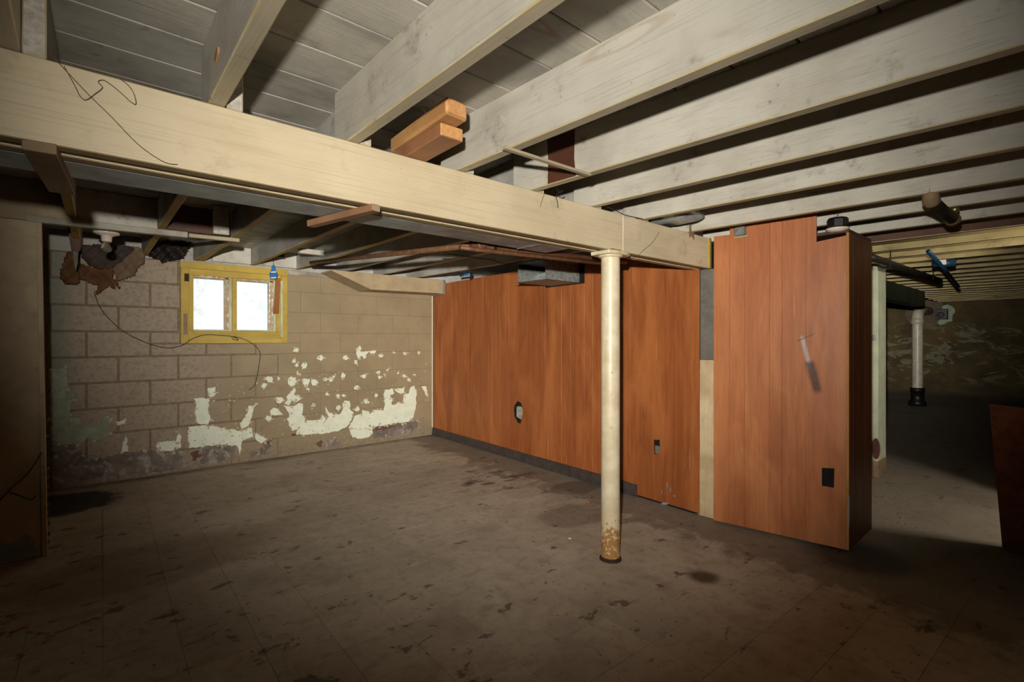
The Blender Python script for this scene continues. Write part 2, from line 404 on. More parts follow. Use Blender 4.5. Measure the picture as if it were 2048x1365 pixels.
def floor_mat():
    k = NT('worn_basement_floor')
    n1 = k.noise(k.pos(), 1.3, 6, 0.6)
    n2 = k.noise(k.pos(loc=(9, 2, 0)), 5.0, 7, 0.68, 0.4)
    n3 = k.noise(k.pos((1.0, 1.5, 1), rot=(0, 0, 0.1), loc=(2, 7, 0)), 5.5, 9, 0.66, 0.3)
    n4 = k.noise(k.pos(), 90.0, 4, 0.6)
    sx = k.n('ShaderNodeSeparateXYZ'); k.l(k.pos(), sx.inputs[0])
    x, y = sx.outputs[0], sx.outputs[1]
    oi = k.n('ShaderNodeObjectInfo')
    c = k.mix(k.step(n1, 0.32, 0.66), RGB(188, 176, 158), RGB(172, 160, 142))
    c = k.mix(k.math('MULTIPLY', oi.outputs['Random'], 0.22), c, RGB(120, 108, 92))
    n6 = k.noise(k.pos((1, 1, 1), loc=(1, 8, 0)), 16.0, 8, 0.7, 0.2)
    c = k.mix(k.math('MULTIPLY', k.step(n6, 0.46, 0.7), 0.4), c, RGB(112, 98, 82))
    n7 = k.noise(k.pos((1, 1, 1), loc=(3, 5, 0)), 2.6, 7, 0.7, 0.0)
    c = k.mix(k.math('MULTIPLY', k.step(n7, 0.48, 0.66), 0.35), c, RGB(118, 106, 92))
    c = k.mix(k.math('MULTIPLY', k.step(n2, 0.5, 0.7), 0.4), c, RGB(160, 140, 118))
    c = k.mix(k.math('MULTIPLY', k.step(n1, 0.55, 0.75), 0.3), c, RGB(152, 156, 142))
    c = k.mix(k.math('MULTIPLY', k.step(n4, 0.56, 0.74), 0.25), c, RGB(190, 176, 152))
    # dark gum-like stains, denser towards the left and the front
    lf = k.math('SUBTRACT', 1.0, k.step(k.math('ADD', x, k.math('MULTIPLY', y, 0.35)), 0.3, 2.6))
    th = k.math('ADD', n3, k.math('MULTIPLY', lf, 0.06))
    th = k.math('ADD', th, k.math('MULTIPLY', k.math('SUBTRACT', n6, 0.5), 0.22))
    c = k.mix(k.math('MULTIPLY', k.step(th, 0.615, 0.66), 0.7), c, RGB(64, 50, 42))
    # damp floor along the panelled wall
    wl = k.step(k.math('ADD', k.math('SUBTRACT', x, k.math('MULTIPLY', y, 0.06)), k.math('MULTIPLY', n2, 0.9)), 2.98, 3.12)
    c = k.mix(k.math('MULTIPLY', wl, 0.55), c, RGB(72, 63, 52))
    # near-black patch in the far left corner, grime along the block wall
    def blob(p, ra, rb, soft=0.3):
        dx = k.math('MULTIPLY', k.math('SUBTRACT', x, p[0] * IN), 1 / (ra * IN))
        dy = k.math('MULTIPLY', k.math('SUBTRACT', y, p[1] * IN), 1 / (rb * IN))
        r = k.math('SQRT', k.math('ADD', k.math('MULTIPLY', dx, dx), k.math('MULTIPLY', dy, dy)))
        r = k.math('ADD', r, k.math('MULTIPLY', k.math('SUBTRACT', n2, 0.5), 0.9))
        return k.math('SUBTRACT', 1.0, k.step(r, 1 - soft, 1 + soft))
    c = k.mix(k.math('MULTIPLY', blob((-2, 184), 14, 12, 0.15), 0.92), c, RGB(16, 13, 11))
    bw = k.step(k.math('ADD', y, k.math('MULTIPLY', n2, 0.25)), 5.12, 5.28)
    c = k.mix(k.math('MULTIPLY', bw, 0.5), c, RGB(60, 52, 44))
    # brownish bare ground by the left, chalky scuffs in the front
    q = W(290, 1130, h=-CAMH)
    c = k.mix(k.math('MULTIPLY', blob((q.x, q.y), 22, 12), 0.5), c, RGB(112, 84, 56))
    q = W(505, 1190, h=-CAMH)
    sc = k.noise(k.pos((9, 40, 1), rot=(0, 0, 0.5)), 2.0, 6, 0.7)
    c = k.mix(k.math('MULTIPLY', k.math('MULTIPLY', blob((q.x, q.y), 12, 12, 0.5), k.step(sc, 0.52, 0.66)), 0.6), c, RGB(170, 174, 172))
    q = W(1408, 1155, h=-CAMH)
    c = k.mix(k.math('MULTIPLY', blob((q.x, q.y), 2.6, 2.6, 0.5), 0.85), c, RGB(42, 26, 20))
    q = W(1150, 975, h=-CAMH)
    c = k.mix(k.math('MULTIPLY', blob((q.x, q.y), 9, 6, 0.12), 0.45), c, RGB(56, 49, 40))
    q = W(1150, 1030, h=-CAMH)
    c = k.mix(k.math('MULTIPLY', blob((q.x, q.y), 10, 7, 0.12), 0.4), c, RGB(58, 51, 42))
    q = W(1000, 960, h=-CAMH)
    c = k.mix(k.math('MULTIPLY', k.math('MULTIPLY', blob((q.x, q.y), 14, 10, 0.5), k.step(n3, 0.5, 0.56)), 0.7), c, RGB(58, 38, 28))
    q = W(1715, 1112, h=-CAMH)
    c = k.mix(k.math('MULTIPLY', blob((q.x, q.y), 9, 9, 0.4), 0.7), c, RGB(26, 22, 18))
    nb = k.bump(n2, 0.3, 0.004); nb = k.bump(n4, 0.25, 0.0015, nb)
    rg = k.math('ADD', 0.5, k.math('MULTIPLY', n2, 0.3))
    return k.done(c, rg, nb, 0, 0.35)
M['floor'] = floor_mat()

def pole_mat():
    k = NT('cream_pole_paint')
    n1 = k.noise(k.pos(), 9, 6, 0.6)
    n2 = k.noise(k.pos(loc=(5, 5, 5)), 55, 6, 0.65)
    n3 = k.noise(k.pos((40, 40, 2)), 1.0, 3, 0.6)
    sx = k.n('ShaderNodeSeparateXYZ'); k.l(k.pos(), sx.inputs[0])
    z = sx.outputs[2]
    c = k.mix(k.step(n1, 0.35, 0.65), RGB(228, 216, 188), RGB(208, 194, 160))
    c = k.mix(k.math('MULTIPLY', k.step(n3, 0.52, 0.72), 0.35), c, RGB(186, 158, 108))
    c = k.mix(k.math('MULTIPLY', k.step(n2, 0.67, 0.72), 0.9), c, RGB(66, 48, 32))
    low = k.math('SUBTRACT', 1.0, k.step(z, 0.05, 0.32))
    rm = k.step(k.math('ADD', n2, k.math('MULTIPLY', low, 0.26)), 0.66, 0.72)
    c = k.mix(k.math('MULTIPLY', rm, 0.9), c, RGB(150, 92, 40))
    wash = k.math('SUBTRACT', 1.0, k.step(k.math('ADD', z, k.math('MULTIPLY', n1, 0.3)), 0.2, 0.55))
    c = k.mix(k.math('MULTIPLY', wash, 0.35), c, RGB(196, 150, 80))
    return k.done(c, 0.38, k.bump(n2, 0.2, 0.001), 0, 0.5)
M['pole'] = pole_mat()

def endwall_mat():
    k = NT('olive_peeling_wall')
    n1 = k.noise(k.pos(), 2.2, 8, 0.65)
    n2 = k.noise(k.pos((1, 1, 2.4), loc=(3, 0, 1)), 2.6, 10, 0.72, 0.7)
    c = k.mix(k.step(n1, 0.35, 0.65), RGB(80, 66, 36), RGB(58, 48, 27))
    sx = k.n('ShaderNodeSeparateXYZ'); k.l(k.pos(), sx.inputs[0])
    band = k.math('MULTIPLY', k.step(sx.outputs[2], 0.25, 0.5), k.math('SUBTRACT', 1.0, k.step(sx.outputs[2], 1.25, 1.55)))
    c = k.mix(k.math('MULTIPLY', k.math('MULTIPLY', k.step(n2, 0.52, 0.56), band), 0.75), c, RGB(112, 110, 88))
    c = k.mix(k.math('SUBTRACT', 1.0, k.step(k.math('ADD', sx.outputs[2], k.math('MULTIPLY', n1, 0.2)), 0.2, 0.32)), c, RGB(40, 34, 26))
    bk = k.n('ShaderNodeTexBrick')
    bk.inputs['Scale'].default_value = 1.0
    bk.inputs['Brick Width'].default_value = 0.406; bk.inputs['Row Height'].default_value = 0.203
    bk.inputs['Mortar Size'].default_value = 0.006
    k.l(k.pos(rot=(0, math.pi / 2, math.pi / 2)), bk.inputs['Vector'])
    return k.done(c, 0.8, k.bump(bk.outputs['Fac'], -0.4, 0.004, k.bump(n1, 0.3, 0.004)), 0, 0.3)
M['end_wall'] = endwall_mat()

# ------------------------------------------------------------------ mesh helpers (inches)
class MB:
    def __init__(self):
        self.v, self.f, self.mi = [], [], []
    def add(self, vs, fs, mi=0):
        b = len(self.v)
        self.v += [tuple(x) for x in vs]
        for i, f in enumerate(fs):
            self.f.append(tuple(b + j for j in f))
            self.mi.append(mi[i] if isinstance(mi, (list, tuple)) else mi)
        return self
    def hexa(self, c8, mi=0):
        """8 corners: 4 below (counter-clockwise from above), 4 above; faces bottom, top, 4 sides"""
        return self.add(c8, [(3, 2, 1, 0), (4, 5, 6, 7), (0, 1, 5, 4), (1, 2, 6, 5), (2, 3, 7, 6), (3, 0, 4, 7)], mi)
    def box(self, a, b, mi=0):
        x0, y0, z0 = a; x1, y1, z1 = b
        return self.hexa([(x0, y0, z0), (x1, y0, z0), (x1, y1, z0), (x0, y1, z0), (x0, y0, z1), (x1, y0, z1), (x1, y1, z1), (x0, y1, z1)], mi)
    def bar(self, p, q, w, h, mi=0, up=(0, 0, 1)):
        """rectangular bar whose left-bottom edge axis runs centre-bottom from p to q"""
        p, q = Vector(p), Vector(q)
        t = (q - p).normalized()
        u = Vector(up)
        sd = t.cross(u).normalized() * (w / 2)
        u = sd.cross(t).normalized() * h
        return self.hexa([p - sd, p + sd, q + sd, q - sd, p - sd + u, p + sd + u, q + sd + u, q - sd + u], mi)
    def prism(self, pts, vec, mi=0):
        vec = Vector(vec); n = len(pts)
        vs = [Vector(p) for p in pts]
        fs = [tuple(range(n)), tuple(range(2 * n - 1, n - 1, -1))] + [(i, n + i, n + (i + 1) % n, (i + 1) % n) for i in range(n)]
        return self.add(vs + [p + vec for p in vs], fs, mi)
    def tube(self, pts, r, n=8, mi=0, cap=True):
        pts = [Vector(p) for p in pts]
        rs = r if isinstance(r, (list, tuple)) else [r] * len(pts)
        vs, fs = [], []
        ref = None
        for i, p in enumerate(pts):
            t = (pts[min(i + 1, len(pts) - 1)] - pts[max(i - 1, 0)])
            t = t.normalized() if t.length > 1e-9 else Vector((0, 0, 1))
            if ref is None:
                ref = Vector((0, 0, 1)) if abs(t.z) < 0.9 else Vector((1, 0, 0))
            a = (ref - t * ref.dot(t))
            a = a.normalized() if a.length > 1e-6 else t.orthogonal().normalized()
            ref = a
            b = t.cross(a)
            for j in range(n):
                an = 2 * math.pi * j / n
                vs.append(p + (a * math.cos(an) + b * math.sin(an)) * rs[i])
        for i in range(len(pts) - 1):
            for j in range(n):
                fs.append((i * n + j, i * n + (j + 1) % n, (i + 1) * n + (j + 1) % n, (i + 1) * n + j))
        if cap:
            fs.append(tuple(range(n - 1, -1, -1)))
            fs.append(tuple(range((len(pts) - 1) * n, len(pts) * n)))
        return self.add(vs, fs, mi)
    def lathe(self, c, prof, n=24, axis=(0, 0, 1), mi=0):
        """profile of (radius, height) about the axis through c"""
        ax = Vector(axis).normalized(); a = ax.orthogonal().normalized(); b = ax.cross(a)
        c = Vector(c); vs, fs = [], []
        for r, z in prof:
            for j in range(n):
                an = 2 * math.pi * j / n
                vs.append(c + ax * z + (a * math.cos(an) + b * math.sin(an)) * max(r, 1e-3))
        for i in range(len(prof) - 1):
            for j in range(n):
                fs.append((i * n + j, i * n + (j + 1) % n, (i + 1) * n + (j + 1) % n, (i + 1) * n + j))
        return self.add(vs, fs, mi)

def build(name, mb, mats, parent=None, bevel=0.0, smooth=False, loc=None, edge_mat=-1):
    """links mb as one mesh object; origin at the foot of the shape (or loc, inches)"""
    me = bpy.data.meshes.new(name)
    vs = [Vector(v) for v in mb.v]
    if loc is None:
        xs = [v.x for v in vs]; ys = [v.y for v in vs]; zs = [v.z for v in vs]
        loc = Vector(((min(xs) + max(xs)) / 2, (min(ys) + max(ys)) / 2, min(zs)))
    else:
        loc = Vector(loc)
    me.from_pydata([((v - loc) * IN)[:] for v in vs], [], mb.f)
    for p, i in zip(me.polygons, mb.mi):
        p.material_index = i
        p.use_smooth = smooth
    if not isinstance(mats, (list, tuple)): mats = [mats]
    for m in mats: me.materials.append(M[m] if isinstance(m, str) else m)
    bm = bmesh.new(); bm.from_mesh(me)
    big = [f for f in bm.faces if len(f.verts) > 4]
    if big: bmesh.ops.triangulate(bm, faces=big)
    bmesh.ops.recalc_face_normals(bm, faces=bm.faces)
    if bevel:
        es = [e for e in bm.edges if len(e.link_faces) == 2 and e.calc_face_angle(0) > 0.5]
        bmesh.ops.bevel(bm, geom=es, offset=bevel * IN, segments=1, affect='EDGES', clamp_overlap=True, material=edge_mat)
    bm.to_mesh(me); bm.free()
    o = bpy.data.objects.new(name, me)
    COL.objects.link(o)
    place(o, loc * IN, parent)
    return o

def place(o, loc, parent):
    o.location = loc
    if parent is not None:
        o.parent = parent
        off = Vector((0, 0, 0)); q = parent
        while q is not None:
            off += q.location; q = q.parent
        o.location = Vector(loc) - off
    return o

def instance(src, loc, parent=None, rotz=0.0, scale=None):
    o = bpy.data.objects.new(src.name, src.data)
    COL.objects.link(o)
    o.rotation_euler = (0, 0, rotz)
    if scale: o.scale = scale
    place(o, Vector(loc) * IN, parent)
    return o

def tag(o, label, cat, group=None):
    o['label'] = label; o['category'] = cat
    if group: o['group'] = group
    return o

def struct(o):
    o['kind'] = 'structure'
    return o

def empty(name, loc):
    o = bpy.data.objects.new(name, None)
    o.empty_display_size = 0.05
    COL.objects.link(o)
    o.location = Vector(loc) * IN
    return o

ORD = ['first', 'second', 'third', 'fourth', 'fifth', 'sixth', 'seventh', 'eighth', 'ninth', 'tenth', 'eleventh', 'twelfth',
       'thirteenth', 'fourteenth', 'fifteenth', 'sixteenth', 'seventeenth', 'eighteenth', 'nineteenth', 'twentieth', 'twenty-first', 'twenty-second', 'twenty-third', 'twenty-fourth']

JB = CAMH + 25.3      # underside of the joists
CB = JB + 7.5         # underside of the subfloor

# ================================================================== FLOOR
FX0, FX1, FY0, FY1 = -112, 470, -112, 206
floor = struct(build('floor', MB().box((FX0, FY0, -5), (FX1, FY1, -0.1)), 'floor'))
rt = math.radians(-2.5)
ct, st = math.cos(rt), math.sin(rt)
cand = []
for i in range(-20, 60):
    for j in range(-20, 60):
        u, w = i * 9 + 4.5, j * 9 + 4.5
        x, y = ct * u - st * w, st * u + ct * w
        if not (-60 < x < 118 and -5 < y < 196): continue
        z = x * UZ + y * UX
        if z < 25: continue
        px = CX + F * (x * UX - y * UZ) / z
        py = HY + F * CAMH / z
        if px < -90 or px > 2140 or py > 1440: continue
        if x < 8 and y > 130: continue
        if x > 112 and y > 20: continue
        cand.append((z, x, y))
cand.sort()
tile_src = None
g = 0.03
for z, x, y in cand[:300]:
    if tile_src is None:
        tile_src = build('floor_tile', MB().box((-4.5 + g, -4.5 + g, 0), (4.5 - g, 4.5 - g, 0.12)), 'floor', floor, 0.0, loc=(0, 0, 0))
        t = tile_src
        place(t, Vector((x, y, -0.1)) * IN, floor)
    else:
        t = instance(tile_src, (x, y, -0.1), floor)
    t.rotation_euler = (random.uniform(-.0012, .0012), random.uniform(-.0012, .0012), rt)

# ================================================================== BLOCK WALL AT THE BACK (plane d = 202.4)
BD = 202.4
wall_back = struct(build('wall_back', MB().box((-100, BD + 0.09, -0.1), (29.3, BD + 8, 71.3)).box((63.9, BD + 0.09, -0.1), (466, BD + 8, 71.3))
                         .box((29.3, BD + 0.09, -0.1), (63.9, BD + 8, 43.4)), 'mortar'))
WS0, WS1, WZ0, WZ1 = 29.3, 63.9, 43.4, 71.4
_blocks = {}
def block(x0, x1, z0, z1):
    w, h = round(x1 - x0, 2), round(z1 - z0, 2)
    if w < 1.2 or h < 0.8: return
    gp = 0.2 if x1 < 66 else 0.055
    key = (w, h, gp)
    c = ((x0 + x1) / 2, BD, z0)
    if key not in _blocks:
        b = build('block', MB().box((-w / 2 + gp, 0, gp), (w / 2 - gp, 1.5, h - gp)), 'block', wall_back, gp * 0.8, loc=(0, 0, 0))
        _blocks[key] = b
        place(b, Vector((c[0], c[1], c[2])) * IN, wall_back)
    else:
        b = instance(_blocks[key], c, wall_back)
    b.location.y += random.uniform(-0.04, 0.06) * IN
    b.rotation_euler = (0, random.uniform(-.002, .002), random.uniform(-.002, .002))
rows = [(-0.1, 7.3)] + [(7.3 + 8 * i, 15.3 + 8 * i) for i in range(8)]
for ri, (z0, z1) in enumerate(rows):
    # joints of the odd/even courses read off the picture
    off = W(641, 640, d=BD).x if ri % 2 == 0 else W(681, 690, d=BD).x
    x = off - 16 * 12
    while x < 130.5:
        x0, x1 = max(x, -14.0), min(x + 16, 130.4)
        x += 16
        if x1 - x0 < 1.5: continue
        if z1 <= WZ0 or x1 <= WS0 or x0 >= WS1:
            block(x0, x1, z0, z1); continue
        if z0 < WZ0: block(x0, x1, z0, WZ0)
        zz = max(z0, WZ0)
        if x0 < WS0: block(x0, WS0, zz, z1)
        if x1 > WS1: block(WS1, x1, zz, z1)

# peeled paint: the coats below showing through, and the curls left standing
def ragged(pts, amp, seg):
    out = []
    n = len(pts)
    for i in range(n):
        a, b = Vector(pts[i]), Vector(pts[(i + 1) % n])
        L = (b - a).length
        m = max(1, int(L / seg))
        for j in range(m):
            p = a.lerp(b, j / m)
            k = amp if j else amp * 0.4
            out.append((p.x + random.uniform(-k, k), p.z + random.uniform(-k, k)))
    return out
curls = MB()
from mathutils.geometry import delaunay_2d_cdt
def flat_patch(r, lift):
    """thin slab with the outline r (x, z) on the block wall"""
    n = len(r)
    vv, ee, ff = delaunay_2d_cdt([Vector(p) for p in r], [], [list(range(n))], 1, 1e-4)[:3]
    mb = MB()
    vs = [(v.x, BD - lift, v.y) for v in vv]
    m = len(vs)
    ed = {}
    for f in ff:
        for a, b in zip(f, f[1:] + f[:1]): ed[(a, b)] = 1
    fs = [tuple(f) for f in ff] + [tuple(m + i for i in reversed(f)) for f in ff]
    fs += [(b, a, m + a, m + b) for (a, b) in ed if (b, a) not in ed]
    return mb.add(vs + [(x, BD + 0.02, z) for x, y, z in vs], fs)
def curl(x, z, big=1.0):
    L = random.uniform(0.7, 2.2) * big; w = random.uniform(0.2, 0.65) * big
    an = random.uniform(0, 2 * math.pi)
    dx, dz = math.cos(an), math.sin(an)
    nx, nz = -dz, dx
    vs, fs = [], []
    n = 4
    for i in range(n + 1):
        t = i / n
        ww = w * (1 - 0.8 * t)
        out = 0.5 * L * t * t * random.uniform(0.7, 1.1)
        cx_, cz_ = x + dx * L * t * (1 - 0.35 * t), z + dz * L * t * (1 - 0.35 * t)
        vs += [(cx_ - nx * ww, BD - 0.05 - out, cz_ - nz * ww), (cx_ + nx * ww, BD - 0.05 - out * 0.8, cz_ + nz * ww)]
    for i in range(n):
        fs.append((2 * i, 2 * i + 1, 2 * i + 3, 2 * i + 2))
    curls.add(vs, fs)
def patch(px_pts, mat='mint', lift=0.05, amp=0.33, seg=0.8, ncurl=None, name='peeled_patch'):
    lift += 0.04
    P = [W(x, y, d=BD) for x, y in px_pts]
    r = ragged(P, amp, seg)
    o = build(name, flat_patch(r, lift), mat, wall_back)
    for (x, z) in random.sample(r, min(len(r), ncurl if ncurl is not None else max(3, len(r) // 3))):
        if z > 3: curl(x, z)
    return o
def c8(pts): return [(500 + x / 4.55, 640 + y / 4.55) for x, y in pts]
def c7(pts): return [(x / 3.413, 750 + y / 3.413) for x, y in pts]
# bare damp blocks near the floor first (lowest layer)
patch(c7([(640, 580), (860, 520), (1240, 530), (1250, 650), (760, 690), (590, 640)]), 'bare_block', 0.030, 0.4, 2)
patch(c7([(1370, 490), (1600, 480), (1610, 560), (1500, 595), (1370, 610)]), 'bare_block', 0.030)
patch(c8([(1120, 990), (1380, 935), (1515, 915), (1530, 985), (1480, 1020), (1120, 1085)]), 'bare_block', 0.030)
patch(c8([(700, 1100), (770, 1080), (830, 1120), (790, 1150), (690, 1165)]), 'bare_block', 0.032)
patch(c8([(0, 1215), (60, 1190), (130, 1110), (190, 1095), (190, 1160), (150, 1215), (0, 1265)]), 'bare_block', 0.032)
patch(c7([(345, 470), (520, 480), (560, 560), (740, 600), (700, 700), (420, 740), (345, 700)]), 'bare_block', 0.028, 0.4, 2)
patch(c8([(1120, 985), (1280, 960), (1350, 945), (1300, 985), (1240, 1000), (1120, 1015)]), 'rust_block', 0.045, 0.35, 0.7, 0)
patch(c8([(160, 1105), (200, 1095), (180, 1140), (165, 1160)]), 'rust_block', 0.045, 0.55, 0.7, 0)
patch(c8([(370, 1040), (420, 1030), (415, 1055), (380, 1060)]), 'rust_block', 0.06, 0.55, 0.7, 0)
patch(c8([(600, 1120), (650, 1100), (660, 1150), (610, 1150)]), 'rust_block', 0.06, 0.55, 0.7, 0)
patch(c7([(1290, 530), (1350, 510), (1370, 560), (1320, 590)]), 'rust_block', 0.05, 0.6, 0.7, 0)
# the big bands
patch(c8([(325, 785), (400, 785), (440, 760), (475, 762), (485, 800), (470, 860), (490, 880), (497, 930), (540, 915), (600, 915), (648, 900),
          (655, 865), (676, 880), (690, 905), (660, 955), (715, 885), (690, 840), (690, 790), (712, 840), (750, 850), (762, 870), (830, 850),
          (852, 800), (840, 765), (862, 735), (905, 740), (910, 820), (940, 842), (935, 880), (900, 950), (862, 985), (800, 1015), (700, 1030),
          (560, 1040), (480, 1050), (425, 1045), (430, 1000), (382, 1015), (365, 970), (335, 900), (355, 880), (340, 830)]))
patch(c8([(950, 880), (1020, 860), (1022, 820), (1080, 832), (1090, 858), (1130, 822), (1215, 825), (1225, 760), (1217, 690), (1228, 640), (1300, 622),
          (1310, 668), (1272, 690), (1290, 722), (1292, 772), (1400, 757), (1395, 692), (1450, 662), (1460, 612), (1490, 597), (1515, 640),
          (1510, 740), (1510, 800), (1490, 880), (1440, 930), (1390, 932), (1200, 960), (1010, 995), (905, 995), (915, 940)]))
patch(c8([(1310, 632), (1380, 622), (1410, 605), (1402, 660), (1370, 675), (1330, 650)]))
patch(c8([(905, 1003), (1112, 980), (1115, 1030), (1080, 1068), (1000, 1080), (935, 1070)]), 'mint', 0.04)
patch(c8([(330, 700), (370, 652), (400, 617), (415, 640), (397, 682), (440, 700), (467, 720), (420, 745), (380, 735), (350, 780), (310, 760), (340, 730)]))
patch(c7([(1325, 160), (1430, 160), (1420, 230), (1437, 290), (1420, 340), (1350, 335), (1330, 270), (1340, 220)]))
patch(c7([(1420, 90), (1470, 85), (1475, 130), (1440, 155), (1420, 140)]))
patch(c7([(1285, 355), (1360, 350), (1450, 345), (1560, 375), (1640, 382), (1720, 362), (1727, 420), (1655, 450), (1640, 540), (1612, 482), (1500, 480), (1370, 492), (1290, 500)]))
patch(c7([(1075, 462), (1200, 452), (1222, 402), (1190, 385), (1240, 420), (1236, 500), (1160, 522), (1080, 512), (1060, 486)]))
patch(c7([(345, 310), (400, 200), (470, 130), (512, 135), (482, 190), (476, 310), (540, 292), (550, 342), (660, 362), (690, 302), (742, 292), (736, 420), (640, 450), (600, 430), (540, 470), (450, 480), (345, 450)]), 'mint_dark')
patch(c7([(335, -40), (450, -50), (462, 90), (440, 180), (345, 300)]), 'mint_dark', 0.04, 0.3, 1.5)
patch(c7([(820, 535), (856, 420), (876, 522)]))
patch(c7([(785, 320), (860, 300), (850, 330), (800, 345)]))
patch(c7([(1700, 212), (1742, 202), (1722, 280), (1702, 340), (1652, 372), (1640, 332), (1690, 262)]))
patch(c7([(1740, 397), (1822, 440), (1782, 470), (1742, 440)]), amp=0.03, name='loose_paint_flap')
patch(c8([(180, 830), (215, 800), (250, 810), (300, 865), (220, 870), (190, 860)]), amp=0.03, name='loose_paint_flap')
patch(c8([(1000, 290), (1085, 285), (1040, 355), (1015, 325), (985, 350), (965, 300), (995, 232), (1012, 255)]))
patch(c8([(1085, 285), (1150, 275), (1140, 300), (1095, 305)]), ncurl=2)
patch(c8([(1560, 605), (1595, 600), (1610, 650), (1620, 720), (1585, 650)]))
for x, y, s in [(415, 275, 30), (640, 345, 30), (868, 347, 27), (1190, 325, 27), (397, 378, 20), (425, 413, 19), (495, 418, 32), (1410, 305, 17), (1535, 297, 15),
                (1310, 297, 9), (180, 545, 40), (130, 597, 30), (385, 560, 48), (510, 570, 44), (585, 570, 40), (685, 540, 25), (735, 545, 27), (848, 508, 25),
                (1030, 515, 27), (1165, 480, 20), (1180, 525, 18), (1225, 500, 13), (1400, 512, 18), (1440, 545, 20), (1495, 500, 9), (1345, 485, 11),
                (1250, 458, 12), (970, 615, 29), (1145, 690, 22), (800, 690, 20), (850, 690, 16), (700, 678, 13), (575, 775, 22), (1060, 745, 27),
                (800, 800, 34), (975, 815, 26), (270, 730, 36), (170, 900, 34), (435, 490, 14), (960, 385, 22), (260, 535, 16), (525, 635, 14), (760, 520, 14)]:
    n = random.randint(6, 9)
    pts = []
    for i in range(n):
        a = 2 * math.pi * i / n
        rr = s * random.uniform(0.55, 1.1)
        pts.append((x + rr * math.cos(a), y + rr * 0.95 * math.sin(a)))
    patch(c8(pts), amp=0.3, seg=0.6, ncurl=3)
for _ in range(190):                      # loose slivers all over the lower wall
    px, py = random.uniform(380, 858), random.uniform(760, 880)
    p = W(px, py - (px - 380) * 0.09 + 10, d=BD)
    curl(p.x, p.z, random.choice((0.45, 0.6, 0.8)))
co = build('paint_curls', curls, 'curl', wall_back)
co['kind'] = 'stuff'

# painted timber on top of the wall
t1 = struct(build('trim_1', MB().box((-100, BD + 0.6, 71.45), (466, BD + 6, 80.6)), 'joist_gray'))
t2 = struct(build('trim_2', MB().box((63.9, BD - 0.5, 69.6), (128.6, BD - 0.05, 71.3)), 'plate', bevel=0.05))

# ================================================================== WINDOW
def S(px): return W(px, 600, d=BD).x
def Zb(px, py): return W(px, py, d=BD).z
win = struct(empty('window_1', ((WS0 + WS1) / 2, BD, WZ0)))
fw = 2.3
gl_done = 0
def bx(name, a, b, mat, parent, bev=0.08):
    return build(name, MB().box(a, b), mat, parent, bev)
y0 = BD - 0.55
bx('frame_jamb', (WS0, y0, WZ0), (WS0 + fw, BD + 6, WZ1 - fw), 'yellow', win)
bx('frame_jamb', (WS1 - fw, y0, WZ0), (WS1, BD + 6, WZ1 - fw), 'yellow', win)
bx('frame_head', (WS0 - 0.2, y0 - 0.1, WZ1 - fw), (WS1 + 0.2, BD + 6, WZ1 - 0.05), 'yellow', win)
bx('frame_sill', (WS0 + fw, y0 - 0.2, WZ0), (WS1 - fw, BD + 7.5, WZ0 + fw * 0.75), 'yellow', win)
sx0, sx1, sz0, sz1 = WS0 + fw + 0.03, WS1 - fw - 0.03, WZ0 + fw * 0.75 + 0.01, WZ1 - fw - 0.01
sash = bx('sash', (sx0, y0 + 0.35, sz0), (sx1, y0 + 1.9, sz0 + 2.6), 'yellow', win)
gl0, gl1 = sx0 + 1.4, sx1 - 1.6
gz0, gz1 = sz0 + 2.6, sz1 - 2.2
mid = (S(462) + S(476)) / 2
bx('top_rail', (sx0, y0 + 0.35, gz1), (sx1, y0 + 1.9, sz1), 'yellow', sash)
bx('stile', (sx0, y0 + 0.35, gz0), (gl0, y0 + 1.9, gz1), 'yellow', sash)
bx('stile', (gl1, y0 + 0.35, gz0), (sx1, y0 + 1.9, gz1), 'yellow', sash)
bx('muntin', (mid - 0.75, y0 + 0.35, gz0), (mid + 0.75, y0 + 1.9, gz1), 'yellow', sash)
for a, b in ((gl0, mid - 0.75), (mid + 0.75, gl1)):
    bx('putty_bead', (b - 1.0, y0 + 1.0, gz0), (b, y0 + 1.75, gz1), 'sash_white', sash, 0.05)
    bx('putty_bead', (a, y0 + 1.0, gz0), (b - 1.0, y0 + 1.75, gz0 + 0.5), 'sash_white', sash, 0.05)
    for q0, q1, r0, r1 in ((b - 2.1, b - 1.0, gz0, gz1), (a, b - 1.0, gz1 - 0.55, gz1)):
        pr_ = ragged([Vector((q0, 0, r0)), Vector((q1, 0, r0)), Vector((q1, 0, r1)), Vector((q0, 0, r1))], 0.22, 0.9)
        build('paint_smear', MB().prism([(x_, y0 + 1.70, z_) for x_, z_ in pr_], (0, 0.04, 0)), 'rust_smear', sash)
    bx('glass_pane', (a, y0 + 1.75, gz0), (b, y0 + 1.87, gz1), 'glass', sash, 0)
    bx('storm_frame', (a - 0.2, BD + 5.2, gz0 - 0.6), (a + 0.35, BD + 5.8, gz1), 'brown_patch', win, 0)
    bx('storm_frame', (b - 1.6, BD + 5.2, gz0 - 0.6), (b - 1.1, BD + 5.8, gz1), 'brown_patch', win, 0)
    bx('storm_frame', (a + 0.35, BD + 5.2, gz1 - 0.6), (b - 1.6, BD + 5.8, gz1), 'brown_patch', win, 0)
    bx('storm_frame', (a + 0.35, BD + 5.2, gz0 - 0.6), (b - 1.6, BD + 5.8, gz0 + 0.5), 'brown_patch', win, 0)
bx('worn_bare_strip', (WS0 + 0.75, y0 - 0.05, 46.5), (WS0 + 1.9, y0 + 0.1, 53.5), 'old_cleat', win, 0)
bx('sash_hinge', (WS0 + 1.0, y0 - 0.12, 64.5), (WS0 + 2.4, y0 + 0.1, 67.2), 'steel_base', win, 0.1)
